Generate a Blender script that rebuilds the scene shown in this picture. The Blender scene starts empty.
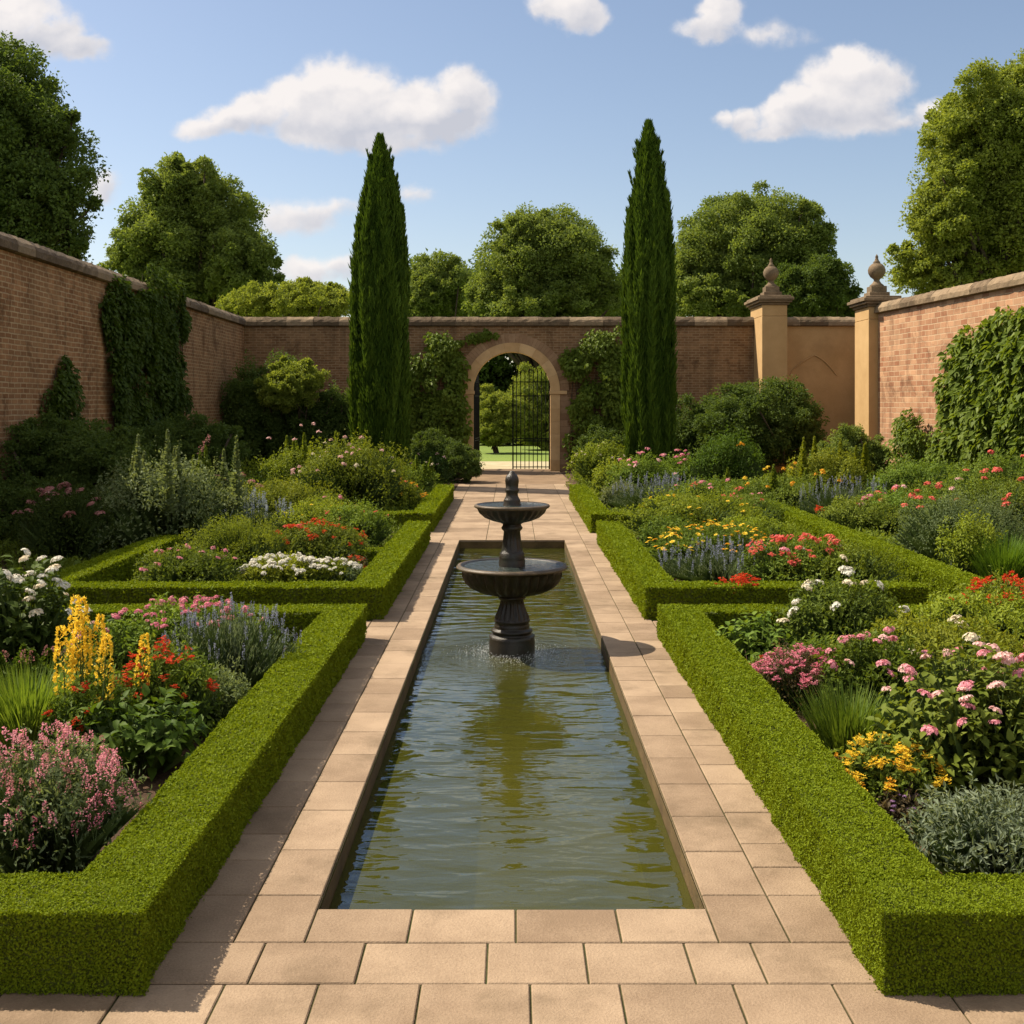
import bpy, math, random
import numpy as np
from mathutils import Vector
S = bpy.context.scene
COL = S.collection
PI = math.pi
R = math.radians
# ------------------------------------------------------------------ camera
F, CH, HZ = 1150.0, 2.1, 404.0          # focal length in pixels, eye height, horizon row of the photograph
cd = bpy.data.cameras.new('camera'); cam = bpy.data.objects.new('camera', cd); COL.objects.link(cam)
cam.location = (0, 0, CH); cam.rotation_euler = (PI/2, 0, 0)
cd.sensor_width = 36; cd.lens = 36*F/1024; cd.shift_y = -(512-HZ)/1024; cd.clip_end = 3000; cd.clip_start = .05
S.camera = cam
# ------------------------------------------------------------------ exposure
S.view_settings.view_transform = 'Standard'; S.view_settings.look = 'None'
S.view_settings.exposure = 0.85; S.view_settings.gamma = 1.0
S.render.engine = 'CYCLES'
cy = S.cycles
cy.max_bounces = 7; cy.diffuse_bounces = 3; cy.glossy_bounces = 3; cy.transmission_bounces = 5; cy.transparent_max_bounces = 10
cy.caustics_reflective = False; cy.caustics_refractive = False; cy.sample_clamp_indirect = 6
cy.use_denoising = True
# ------------------------------------------------------------------ sun: light travels right, towards the viewer and down
SUN = Vector((-.75, .34, 1.0)).normalized()
ld = bpy.data.lights.new('sun', 'SUN'); ld.energy = 4.8; ld.angle = R(.5); ld.color = (1.0, .88, .70)
sun = bpy.data.objects.new('sun', ld); COL.objects.link(sun)
sun.rotation_euler = SUN.to_track_quat('Z', 'Y').to_euler()
# ------------------------------------------------------------------ node helpers
def nd(nt, typ, ins=None, **attrs):
    n = nt.nodes.new(typ)
    for k, v in attrs.items(): setattr(n, k, v)
    for k, v in (ins or {}).items():
        s = n.inputs[k]
        if hasattr(v, 'is_output') or isinstance(v, bpy.types.NodeSocket): nt.links.new(v, s)
        else: s.default_value = v
    return n
def mth(nt, op, a, b=None, c=None, clamp=False):
    ins = {0: a}
    if b is not None: ins[1] = b
    if c is not None: ins[2] = c
    return nd(nt, 'ShaderNodeMath', ins, operation=op, use_clamp=clamp).outputs[0]
def mixc(nt, f, a, b, blend='MIX'):
    n = nt.nodes.new('ShaderNodeMix'); n.data_type = 'RGBA'; n.blend_type = blend
    for i, v in ((0, f), (6, a), (7, b)):
        s = n.inputs[i]
        if isinstance(v, bpy.types.NodeSocket): nt.links.new(v, s)
        elif i: s.default_value = (*v, 1) if len(v) == 3 else v
        else: s.default_value = v
    return n.outputs[2]
def ramp(nt, f, stops):
    n = nt.nodes.new('ShaderNodeValToRGB'); nt.links.new(f, n.inputs[0])
    e = n.color_ramp.elements
    while len(e) < len(stops): e.new(.5)
    for q, (p, c) in zip(e, stops): q.position = p; q.color = (*c, 1) if hasattr(c, '__len__') else (c, c, c, 1)
    return n.outputs[0]
def noise(nt, co, scale, detail=4, rough=.55, dist=0):
    n = nd(nt, 'ShaderNodeTexNoise', {'Scale': scale, 'Detail': detail, 'Roughness': rough, 'Distortion': dist})
    if co is not None: nt.links.new(co, n.inputs['Vector'])
    return n.outputs['Fac']
# ------------------------------------------------------------------ world: daylight sky with fair-weather clouds
W = bpy.data.worlds.new('World'); S.world = W; W.use_nodes = True
nt = W.node_tree; nt.nodes.clear()
sky = nd(nt, 'ShaderNodeTexSky', sky_type='NISHITA', sun_disc=False)
sky.sun_elevation = math.asin(SUN.z); sky.sun_rotation = math.atan2(SUN.x, SUN.y)
sky.air_density = 1.0; sky.dust_density = .9; sky.ozone_density = 3.0; sky.altitude = 100
co = nd(nt, 'ShaderNodeTexCoord').outputs['Generated']
sp = nd(nt, 'ShaderNodeSeparateXYZ', {0: co})
ysafe = mth(nt, 'MAXIMUM', sp.outputs[1], .02)
u = mth(nt, 'DIVIDE', sp.outputs[0], ysafe); v = mth(nt, 'DIVIDE', sp.outputs[2], ysafe)
uv = nd(nt, 'ShaderNodeCombineXYZ', {0: u, 1: v, 2: 0.0}).outputs[0]
warp = nd(nt, 'ShaderNodeTexNoise', {'Vector': uv, 'Scale': 14.0, 'Detail': 5.0, 'Roughness': .6})
wv = nd(nt, 'ShaderNodeVectorMath', {0: warp.outputs['Color'], 1: (.5, .5, .5)}, operation='SUBTRACT').outputs[0]
wv = nd(nt, 'ShaderNodeVectorMath', {0: wv, 'Scale': .038}, operation='SCALE').outputs[0]
uvw = nd(nt, 'ShaderNodeVectorMath', {0: uv, 1: wv}, operation='ADD').outputs[0]
fb = noise(nt, uv, 26.0, 7, .6)
fb2 = noise(nt, nd(nt, 'ShaderNodeVectorMath', {0: uv, 1: (.012, -.012, 0)}, operation='ADD').outputs[0], 26.0, 3, .55)
CL = [(330, 92, 42, 34, 1), (300, 98, 34, 24, 1), (365, 96, 40, 30, 1), (262, 112, 34, 20, 1), (232, 120, 30, 16, .95), (205, 128, 24, 12, .85), (455, 92, 28, 24, 1), (425, 100, 40, 24, 1), (475, 102, 24, 18, .95), (385, 122, 70, 22, 1), (320, 124, 70, 20, 1), (440, 120, 50, 16, .9), (400, 142, 40, 12, .75),
      (853, 66, 26, 24, 1), (880, 84, 30, 30, 1), (838, 88, 34, 30, 1), (808, 106, 30, 22, 1), (780, 114, 26, 18, 1), (850, 114, 56, 22, 1), (742, 116, 20, 15, .95), (775, 130, 40, 10, .8), (722, 116, 16, 11, .8), (932, 121, 24, 14, .8), (903, 122, 16, 9, .6),
      (22, 18, 40, 22, 1), (52, 34, 36, 20, 1), (82, 46, 28, 13, .9), (5, 40, 40, 18, .9), (-40, 20, 60, 40, 1), (562, 2, 30, 18, 1), (580, 14, 26, 16, .95), (722, 12, 22, 18, .95), (712, 26, 34, 12, .85), (775, 34, 46, 14, .5),
      (290, 214, 52, 18, .62), (330, 206, 36, 12, .58), (318, 274, 46, 16, .72), (345, 270, 30, 14, .7), (100, 180, 18, 15, .75), (418, 192, 24, 9, .5)]
dens = shade = None
for (px, py, rx, ry, a) in CL:
    d = nd(nt, 'ShaderNodeVectorMath', {0: uvw, 1: ((px-512)/F, (HZ-py)/F, 0)}, operation='SUBTRACT').outputs[0]
    d = nd(nt, 'ShaderNodeVectorMath', {0: d, 1: (F/rx/1.5, F/ry/1.5, 0)}, operation='MULTIPLY').outputs[0]
    l = nd(nt, 'ShaderNodeVectorMath', {0: d}, operation='LENGTH').outputs['Value']
    up = nd(nt, 'ShaderNodeVectorMath', {0: d, 1: (-.45, .9, 0)}, operation='DOT_PRODUCT').outputs['Value']
    m = mth(nt, 'MULTIPLY', mth(nt, 'SUBTRACT', 1.0, l, clamp=True), a)
    sh = mth(nt, 'MULTIPLY', m, up)
    dens = m if dens is None else mth(nt, 'SMOOTH_MAX', dens, m, .10)
    shade = sh if shade is None else mth(nt, 'ADD', shade, sh)
bil = mth(nt, 'ABSOLUTE', mth(nt, 'MULTIPLY', mth(nt, 'SUBTRACT', fb, .5), 2.0))
bil2 = mth(nt, 'ABSOLUTE', mth(nt, 'MULTIPLY', mth(nt, 'SUBTRACT', noise(nt, uv, 17.0, 5, .55), .5), 2.0))
dn = mth(nt, 'ADD', mth(nt, 'SUBTRACT', dens, mth(nt, 'MULTIPLY', mth(nt, 'SUBTRACT', bil2, .18), .75)), mth(nt, 'SUBTRACT', mth(nt, 'MULTIPLY', mth(nt, 'SUBTRACT', fb2, .5), .72), mth(nt, 'MULTIPLY', bil, .34)))
cov = nd(nt, 'ShaderNodeMapRange', {0: dn, 1: .05, 2: .58, 3: 0.0, 4: 1.0}, interpolation_type='SMOOTHSTEP').outputs[0]
cov = mth(nt, 'MULTIPLY', cov, mth(nt, 'GREATER_THAN', sp.outputs[1], .03))
cov = mth(nt, 'MULTIPLY', cov, mth(nt, 'MULTIPLY', mth(nt, 'SUBTRACT', dens, .10), 4.0, clamp=True))
lit = mth(nt, 'ADD', mth(nt, 'SUBTRACT', .68, mth(nt, 'MULTIPLY', bil2, .35)), mth(nt, 'ADD', mth(nt, 'MULTIPLY', shade, 1.5), mth(nt, 'MULTIPLY', mth(nt, 'SUBTRACT', fb, fb2), 1.0)), clamp=True)
ccol = mixc(nt, lit, (3.3, 3.35, 3.7), (5.4, 5.08, 4.9))
skyc = mixc(nt, 1.0, sky.outputs[0], (.98, .85, .76), 'MULTIPLY')
fin = mixc(nt, mth(nt, 'MULTIPLY', cov, .95), skyc, ccol)
# broken bright cloud added overhead and behind the viewer, unseen, to brighten the shadows
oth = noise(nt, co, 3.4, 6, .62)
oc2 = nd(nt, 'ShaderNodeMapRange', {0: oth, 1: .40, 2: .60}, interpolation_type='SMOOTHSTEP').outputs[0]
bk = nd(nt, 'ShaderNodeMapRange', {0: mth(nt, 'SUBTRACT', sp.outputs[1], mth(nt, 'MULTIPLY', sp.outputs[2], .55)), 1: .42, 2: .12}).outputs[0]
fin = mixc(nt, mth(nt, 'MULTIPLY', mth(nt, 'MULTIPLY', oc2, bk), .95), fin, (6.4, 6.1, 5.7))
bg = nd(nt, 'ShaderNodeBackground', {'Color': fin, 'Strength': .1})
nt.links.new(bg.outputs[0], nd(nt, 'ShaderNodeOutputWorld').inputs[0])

# ------------------------------------------------------------------ materials
MATS = {}
def base_mat(name):
    m = bpy.data.materials.new(name); m.use_nodes = True
    t = m.node_tree; b = t.nodes['Principled BSDF']; o = t.nodes['Material Output']
    return m, t, b, o
def leaf_mat(name, c1, c2, trans=.3, rough=.5, spec=.35, clump=3.0, tc=None, vary=False):
    """leaf or petal: colour runs from c1 to c2 over the leaves, with slow drifts from shoot to shoot; some light passes through"""
    if name in MATS: return MATS[name]
    m, t, b, o = base_mat(name)
    at = nd(t, 'ShaderNodeAttribute', attribute_name='tint').outputs['Fac']
    oc = nd(t, 'ShaderNodeTexCoord').outputs['Object']
    n = noise(t, oc, clump, 2)
    orn = nd(t, 'ShaderNodeObjectInfo').outputs['Random']
    f = mth(t, 'ADD', mth(t, 'MULTIPLY', at, .65), mth(t, 'MULTIPLY', mth(t, 'SUBTRACT', n, .25), .7), clamp=True)
    c = mixc(t, f, c1, c2)
    if vary: c = nd(t, 'ShaderNodeHueSaturation', {'Color': c, 'Hue': mth(t, 'ADD', .488, mth(t, 'MULTIPLY', orn, .032)), 'Value': mth(t, 'ADD', .82, mth(t, 'MULTIPLY', mth(t, 'FRACT', mth(t, 'MULTIPLY', orn, 7.31)), .42))}).outputs[0]
    t.links.new(c, b.inputs['Base Color']); b.inputs['Roughness'].default_value = rough; b.inputs['Specular IOR Level'].default_value = spec
    tcol = mixc(t, 1.0, c, tc or (1.25, 1.15, .55), 'MULTIPLY')
    tr = nd(t, 'ShaderNodeBsdfTranslucent', {'Color': tcol})
    mx = nd(t, 'ShaderNodeMixShader', {0: trans, 1: b.outputs[0], 2: tr.outputs[0]})
    t.links.new(mx.outputs[0], o.inputs[0]); MATS[name] = m
    return m
def petal_mat(name, c1, c2): return leaf_mat(name, c1, c2, .35, .6, .2, 9.0, (1.1, 1.0, 1.0))
def plain_mat(name, c, rough=.6, metal=0):
    if name in MATS: return MATS[name]
    m, t, b, o = base_mat(name)
    b.inputs['Base Color'].default_value = (*c, 1); b.inputs['Roughness'].default_value = rough; b.inputs['Metallic'].default_value = metal
    MATS[name] = m; return m
def stone_mat(name, c1, c2, scale=3, bump=.4, rough=.85, stain=(.12, .1, .06), st=.35, use_tint=.0, fine=60, bd=.02):
    if name in MATS: return MATS[name]
    m, t, b, o = base_mat(name)
    oc = nd(t, 'ShaderNodeTexCoord').outputs['Object']
    n1 = noise(t, oc, scale, 6, .62); n2 = noise(t, oc, fine, 4, .65); n3 = noise(t, oc, scale*.37, 5, .7)
    f = mth(t, 'ADD', mth(t, 'MULTIPLY', n1, .7), mth(t, 'MULTIPLY', n2, .45))
    if use_tint:
        at = nd(t, 'ShaderNodeAttribute', attribute_name='tint').outputs['Fac']
        f = mth(t, 'ADD', f, mth(t, 'MULTIPLY', mth(t, 'SUBTRACT', at, .5), use_tint))
    c = mixc(t, nd(t, 'ShaderNodeMapRange', {0: f, 1: .40, 2: .76}).outputs[0], c1, c2)
    c = mixc(t, mth(t, 'MULTIPLY', nd(t, 'ShaderNodeMapRange', {0: n3, 1: .52, 2: .72}).outputs[0], st), c, stain)
    t.links.new(c, b.inputs['Base Color']); b.inputs['Roughness'].default_value = rough
    b.inputs['Specular IOR Level'].default_value = .25
    h = mth(t, 'ADD', mth(t, 'MULTIPLY', n1, .6), mth(t, 'MULTIPLY', n2, .4))
    bp = nd(t, 'ShaderNodeBump', {'Strength': bump, 'Distance': bd, 'Height': h})
    t.links.new(bp.outputs[0], b.inputs['Normal']); MATS[name] = m
    return m
def brick_mat(name, c1, c2, mortar, bw=.225, bh=.075, ms=.010, patch=(.2, .17, .1), pf=.5, bump=.6):
    m, t, b, o = base_mat(name)
    oc = nd(t, 'ShaderNodeTexCoord').outputs['Object']
    s = nd(t, 'ShaderNodeSeparateXYZ', {0: oc})
    wob = noise(t, oc, 1.6, 2)
    xy = nd(t, 'ShaderNodeCombineXYZ', {0: mth(t, 'ADD', s.outputs[0], mth(t, 'MULTIPLY', s.outputs[1], 1.0)),
            1: mth(t, 'ADD', s.outputs[2], mth(t, 'MULTIPLY', wob, .035)), 2: 0.0}).outputs[0]
    br = nd(t, 'ShaderNodeTexBrick', {'Vector': xy, 'Color1': (*c1, 1), 'Color2': (*c2, 1), 'Mortar': (*mortar, 1), 'Scale': 1.0, 'Mortar Size': ms,
            'Mortar Smooth': .25, 'Bias': -.1, 'Brick Width': bw, 'Row Height': bh}, offset=.5)
    n1 = noise(t, oc, .55, 6, .65); n2 = noise(t, oc, 40, 4, .65); n3 = noise(t, oc, 2.3, 5, .7)
    # single bricks of their own colour
    cell = nd(t, 'ShaderNodeTexWhiteNoise', {'Vector': nd(t, 'ShaderNodeVectorMath', {0: nd(t, 'ShaderNodeVectorMath', {0: xy, 1: (1/bw, 1/bh, 0)}, operation='MULTIPLY').outputs[0]}, operation='FLOOR').outputs[0]}, noise_dimensions='3D').outputs['Value']
    c = mixc(t, mth(t, 'MULTIPLY', cell, .55), br.outputs['Color'], mixc(t, cell, tuple(x*.45 for x in c1), tuple(min(1, x*1.35) for x in c2)))
    c = mixc(t, nd(t, 'ShaderNodeMapRange', {0: n1, 1: .45, 2: .72, 3: 0.0, 4: pf}).outputs[0], c, patch)
    c = mixc(t, nd(t, 'ShaderNodeMapRange', {0: n3, 1: .5, 2: .8, 3: 0.0, 4: .5}).outputs[0], c, tuple(x*.42 for x in c1))
    c = mixc(t, mth(t, 'MULTIPLY', n2, .35), c, tuple(x*.5 for x in c1))
    c = mixc(t, mth(t, 'MULTIPLY', br.outputs['Fac'], nd(t, 'ShaderNodeMapRange', {0: n3, 1: .35, 2: .65, 3: .75, 4: .12}).outputs[0]), c, mortar)
    n4 = noise(t, oc, 1.1, 7, .75, .8); stz = nd(t, 'ShaderNodeTexNoise', {'Vector': nd(t, 'ShaderNodeVectorMath', {0: oc, 1: (3.0, 3.0, .35)}, operation='MULTIPLY').outputs[0], 'Scale': 1.0, 'Detail': 5.0}).outputs['Fac']
    c = mixc(t, nd(t, 'ShaderNodeMapRange', {0: n4, 1: .52, 2: .66, 3: 0.0, 4: .7}).outputs[0], c, tuple(x*.34 for x in c1))
    c = mixc(t, nd(t, 'ShaderNodeMapRange', {0: stz, 1: .54, 2: .72, 3: 0.0, 4: .5}).outputs[0], c, (c1[0]*.42, c1[1]*.5, c1[2]*.55))
    c = mixc(t, nd(t, 'ShaderNodeMapRange', {0: n4, 1: .44, 2: .30, 3: 0.0, 4: .45}).outputs[0], c, patch)
    t.links.new(c, b.inputs['Base Color']); b.inputs['Roughness'].default_value = .92; b.inputs['Specular IOR Level'].default_value = .15
    h = mth(t, 'ADD', mth(t, 'MULTIPLY', br.outputs['Fac'], -.9), mth(t, 'MULTIPLY', n2, .5))
    bp = nd(t, 'ShaderNodeBump', {'Strength': bump, 'Distance': .012, 'Height': h})
    t.links.new(bp.outputs[0], b.inputs['Normal'])
    return m
# ------------------------------------------------------------------ mesh builder
def unit(a): return a/np.maximum(np.linalg.norm(a, axis=-1, keepdims=True), 1e-9)
def rdir(rng, n): return unit(rng.normal(size=(n, 3)))
class MB:
    def __init__(s): s.v = []; s.f = []; s.t = []; s.m = []; s.sm = []; s.n = 0
    def add(s, V, T, tint=.5, mat=0, smooth=False):
        V = np.asarray(V, float).reshape(-1, 3); T = np.asarray(T, int).reshape(-1, 3)
        s.v.append(V); s.f.append(T+s.n); s.n += len(V); k = len(T)
        s.t.append(np.broadcast_to(np.asarray(tint, float), (k,)) if np.ndim(tint) == 0 else np.asarray(tint))
        s.m.append(np.full(k, mat)); s.sm.append(np.full(k, smooth))
    def kites(s, P, D, U, L, Wd, tint, mat=0, fold=.18, droop=.12):
        n = len(P); L = np.broadcast_to(L, (n,))[:, None]; Wd = np.broadcast_to(Wd, (n,))[:, None]
        D = unit(D); Sd = unit(np.cross(D, U)); N = np.cross(Sd, D)
        V = np.stack([P, P+D*L*.42+Sd*Wd*.5+N*Wd*fold, P+D*L-N*L*droop, P+D*L*.42-Sd*Wd*.5+N*Wd*fold], 1)
        i = np.arange(n)[:, None]*4
        T = np.concatenate([i+np.array([[0, 1, 2]]), i+np.array([[0, 2, 3]])], 1).reshape(-1, 3)
        s.add(V, T, np.repeat(np.broadcast_to(tint, (n,)), 2), mat)
    def broad(s, P, D, U, L, Wd, tint, mat=0, fold=.15, droop=.3):
        """broad leaf with a midrib, seven points"""
        n = len(P); L = np.broadcast_to(L, (n,))[:, None]; Wd = np.broadcast_to(Wd, (n,))[:, None]
        D = unit(D); Sd = unit(np.cross(D, U)); N = np.cross(Sd, D)
        def q(a, b, z): return P+D*L*a+Sd*Wd*b+N*(z)
        V = np.stack([P, q(.28, .46, Wd*fold), q(.32, 0, 0*Wd), q(.28, -.46, Wd*fold), q(.68, .36, Wd*fold-L*droop*.35), q(.68, 0, -L*droop*.35), q(.68, -.36, Wd*fold-L*droop*.35), q(1, 0, -L*droop)], 1)
        i = np.arange(n)[:, None]*8
        tt = [[0, 1, 2], [0, 2, 3], [1, 4, 5], [1, 5, 2], [2, 5, 6], [2, 6, 3], [4, 7, 5], [5, 7, 6]]
        T = np.concatenate([i+np.array([k]) for k in tt], 1).reshape(-1, 3)
        s.add(V, T, np.repeat(np.broadcast_to(tint, (n,)), 8), mat, True)
    def blades(s, P, D, L, Wd, bend, tint, mat=0, seg=3):
        """grass blades that arch over: P base, D start direction, bend sideways drop"""
        n = len(P); D = unit(D); hz = D.copy(); hz[:, 2] = 0; hz = unit(hz+1e-6)
        Sd = unit(np.cross(hz, np.array([0, 0, 1.0])))
        L = np.broadcast_to(L, (n,))[:, None]; bend = np.broadcast_to(bend, (n,))[:, None]
        rows = []
        for k in range(seg+1):
            t = k/seg
            c = P+D*L*t+hz*L*bend*t*t*.6-np.array([0, 0, 1.0])*L*bend*t*t*.45
            w = Wd*(1-t)**.6*.5
            rows += [c+Sd*w, c-Sd*w]
        V = np.stack(rows, 1); i = np.arange(n)[:, None]*(2*seg+2); T = []
        for k in range(seg):
            a = 2*k; T += [i+np.array([[a, a+1, a+3]]), i+np.array([[a, a+3, a+2]])]
        T = np.concatenate(T, 1).reshape(-1, 3)
        s.add(V, T, np.repeat(np.broadcast_to(tint, (n,)), 2*seg), mat)
    def tube(s, pts, rad, k=6, mat=0, tint=.5, cap=True):
        pts = np.asarray(pts, float); n = len(pts); rad = np.broadcast_to(rad, (n,))
        tg = unit(np.gradient(pts, axis=0)); a0 = np.array([0, 0, 1.0]) if abs(tg[0, 2]) < .9 else np.array([1.0, 0, 0])
        V = []
        for i in range(n):
            x = unit(np.cross(tg[i], a0)); y = np.cross(tg[i], x); an = np.arange(k)*2*PI/k
            V.append(pts[i]+rad[i]*(np.cos(an)[:, None]*x+np.sin(an)[:, None]*y))
        V = np.concatenate(V); T = []
        for i in range(n-1):
            for j in range(k):
                a, b = i*k+j, i*k+(j+1) % k; T += [[a, b, b+k], [a, b+k, a+k]]
        if cap:
            for j in range(1, k-1): T += [[0, j+1, j], [(n-1)*k, (n-1)*k+j, (n-1)*k+j+1]]
        s.add(V, T, tint, mat, k > 5)
    def box(s, a, b, mat=0, tint=.5, bev=0.0):
        x0, y0, z0 = a; x1, y1, z1 = b
        if bev <= 0:
            V = [(x, y, z) for z in (z0, z1) for y in (y0, y1) for x in (x0, x1)]
            T = [[0, 2, 3], [0, 3, 1], [4, 5, 7], [4, 7, 6], [0, 1, 5], [0, 5, 4], [2, 6, 7], [2, 7, 3], [0, 4, 6], [0, 6, 2], [1, 3, 7], [1, 7, 5]]
            s.add(V, T, tint, mat); return
        e = bev; rings = [(0, e, z0), (0, 0, z0+e), (0, 0, z1-e), (0, e, z1)]
        V = []
        for _, i, z in rings: V += [(x0+i, y0+i, z), (x1-i, y0+i, z), (x1-i, y1-i, z), (x0+i, y1-i, z)]
        T = [[0, 2, 1], [0, 3, 2], [12, 13, 14], [12, 14, 15]]
        for r in range(3):
            for j in range(4):
                p, q = r*4+j, r*4+(j+1) % 4; T += [[p, q, q+4], [p, q+4, p+4]]
        s.add(V, T, tint, mat)
    def lathe(s, prof, n=40, mat=0, c=(0, 0), flute=None, smooth=True, tint=.5):
        """prof [(r, z, flute depth)] turned about the vertical through c"""
        an = np.arange(n)*2*PI/n; V = []
        for p in prof:
            r, z = p[0], p[1]; fl = p[2] if len(p) > 2 else 0
            rr = r*(1+fl*np.cos(an*(flute or 1)))
            V.append(np.stack([c[0]+rr*np.cos(an), c[1]+rr*np.sin(an), np.full(n, z)], 1))
        V = np.concatenate(V); T = []
        for i in range(len(prof)-1):
            j = np.arange(n); k = (j+1) % n; a = i*n+j; b = i*n+k
            T.append(np.stack([a, b, b+n], 1)); T.append(np.stack([a, b+n, a+n], 1))
        s.add(V, np.concatenate(T), tint, mat, smooth)
    def disc(s, r, z, n=40, c=(0, 0), mat=0):
        an = np.arange(n)*2*PI/n
        V = np.concatenate([[[c[0], c[1], z]], np.stack([c[0]+r*np.cos(an), c[1]+r*np.sin(an), np.full(n, z)], 1)])
        j = np.arange(n); s.add(V, np.stack([np.zeros(n, int), j+1, (j+1) % n+1], 1), .5, mat)
    def quad(s, a, b, c, d, mat=0, tint=.5): s.add([a, b, c, d], [[0, 1, 2], [0, 2, 3]], tint, mat)
    def mesh(s, name, mats):
        V = np.concatenate(s.v).astype(np.float32); T = np.concatenate(s.f).astype(np.int32)
        me = bpy.data.meshes.new(name); k = len(T)
        me.vertices.add(len(V)); me.vertices.foreach_set('co', V.ravel())
        me.loops.add(3*k); me.loops.foreach_set('vertex_index', T.ravel())
        me.polygons.add(k); me.polygons.foreach_set('loop_start', np.arange(k, dtype=np.int32)*3)
        for x in (mats if isinstance(mats, (list, tuple)) else [mats]): me.materials.append(x)
        me.polygons.foreach_set('material_index', np.concatenate(s.m).astype(np.int32))
        me.polygons.foreach_set('use_smooth', np.concatenate(s.sm).astype(bool))
        at = me.attributes.new('tint', 'FLOAT', 'FACE'); at.data.foreach_set('value', np.concatenate(s.t).astype(np.float32))
        me.update(calc_edges=True); return me
    def build(s, name, mats, parent=None, loc=(0, 0, 0), rz=0):
        o = bpy.data.objects.new(name, s.mesh(name, mats)); COL.objects.link(o)
        o.location = loc; o.rotation_euler = (0, 0, rz)
        if parent: o.parent = parent
        return o
def tag(o, label, cat, group=None, kind=None):
    o['label'] = label; o['category'] = cat
    if group: o['group'] = group
    if kind: o['kind'] = kind
    return o
def root(name, loc, label, cat, group=None, rz=0):
    o = bpy.data.objects.new(name, None); COL.objects.link(o); o.location = loc; o.rotation_euler = (0, 0, rz); o.empty_display_size = .1
    return tag(o, label, cat, group)
def struct(o, label=None):
    o['kind'] = 'structure'
    return o
def on_ground(px, by):
    d = CH*F/(by-HZ); return (px-512)/F*d, d
# =================================================================== the setting
PX, PY0, PY1, WL = .81, 4.79, 17.78, -.13       # pool half width, near end, far end, water level
FC = (0.0, 10.3)                                # fountain centre
rng = np.random.default_rng(3)
def ring_sheet(mb, X0, Y0, X1, Y1, x0, y0, x1, y1, z, mat=0):
    P = [(X0, Y0, z), (X1, Y0, z), (X1, Y1, z), (X0, Y1, z), (x0, y0, z), (x1, y0, z), (x1, y1, z), (x0, y1, z)]
    mb.add(P, [[0, 1, 5], [0, 5, 4], [1, 2, 6], [1, 6, 5], [2, 3, 7], [2, 7, 6], [3, 0, 4], [3, 4, 7]], .5, mat)
# lawn out to the horizon
m, t, b, o = base_mat('lawn_grass')
oc = nd(t, 'ShaderNodeTexCoord').outputs['Object']
n1 = noise(t, oc, .35, 4); n2 = noise(t, oc, 9, 5, .7)
c = mixc(t, n1, (.11, .185, .012), (.20, .265, .022)); c = mixc(t, mth(t, 'MULTIPLY', n2, .55), c, (.05, .085, .012))
t.links.new(c, b.inputs['Base Color']); b.inputs['Roughness'].default_value = .9
t.links.new(nd(t, 'ShaderNodeBump', {'Strength': .8, 'Distance': .05, 'Height': n2}).outputs[0], b.inputs['Normal'])
mb = MB(); ring_sheet(mb, -900, -60, 900, 1500, -PX, PY0, PX, PY1, -.04)
struct(mb.build('ground_lawn', m))
# bed soil, gently lumpy, either side of the paving
soil = stone_mat('bed_soil', (.03, .018, .010), (.105, .058, .032), 5, 1.0, .95, (.02, .012, .008), .5, fine=45, bd=.04)
for sx in (-1, 1):
    mb = MB(); nx, ny = 60, 170
    xs = np.linspace(1.34, 10.6, nx); ys = np.linspace(4.18, 35.98, ny)
    X, Y = np.meshgrid(xs, ys); Z = -.012+.03*np.abs(np.sin(X*3.1+Y*1.7)*np.cos(Y*2.3-X*1.3))*np.clip((X-1.4)*3, 0, 1)+rng.random(X.shape)*.022*np.clip((X-1.4)*3, 0, 1)
    V = np.stack([sx*X, Y, Z], -1).reshape(-1, 3); i = np.arange(ny*nx).reshape(ny, nx)
    a, b_, c_, d_ = i[:-1, :-1].ravel(), i[:-1, 1:].ravel(), i[1:, 1:].ravel(), i[1:, :-1].ravel()
    T = np.concatenate([np.stack([a, b_, c_], 1), np.stack([a, c_, d_], 1)])
    if sx < 0: T = T[:, ::-1]
    mb.add(V, T, .5, 0, True); struct(mb.build('flower_bed_soil', soil))
# paving: sandstone slabs, each with its own tone, over mossy joints
slab = stone_mat('sandstone_slab', (.200, .138, .088), (.338, .246, .164), 2.6, 1.0, .85, (.105, .072, .040), .78, use_tint=.25, fine=95, bd=.012)
joint = stone_mat('mossy_joint', (.03, .035, .010), (.09, .075, .03), 4, .6, .95, (.04, .065, .012), .7)
mb = MB(); G = .0038
def slab_at(x0, y0, x1, y1):
    dz = rng.uniform(-.003, .0)
    mb.box((x0+G, y0+G, -.035), (x1-G, y1-G, dz), 0, rng.random(), .0042)
def cuts(a, b, lo, hi, first=()):
    r = [a]+[q for q in first if a < q < b]
    while r[-1] < b-hi*.9: r.append(r[-1]+rng.uniform(lo, hi))
    if b-r[-1] < lo*.5 and len(r) > 2: r[-1] = b
    else: r.append(b)
    return r
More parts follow.
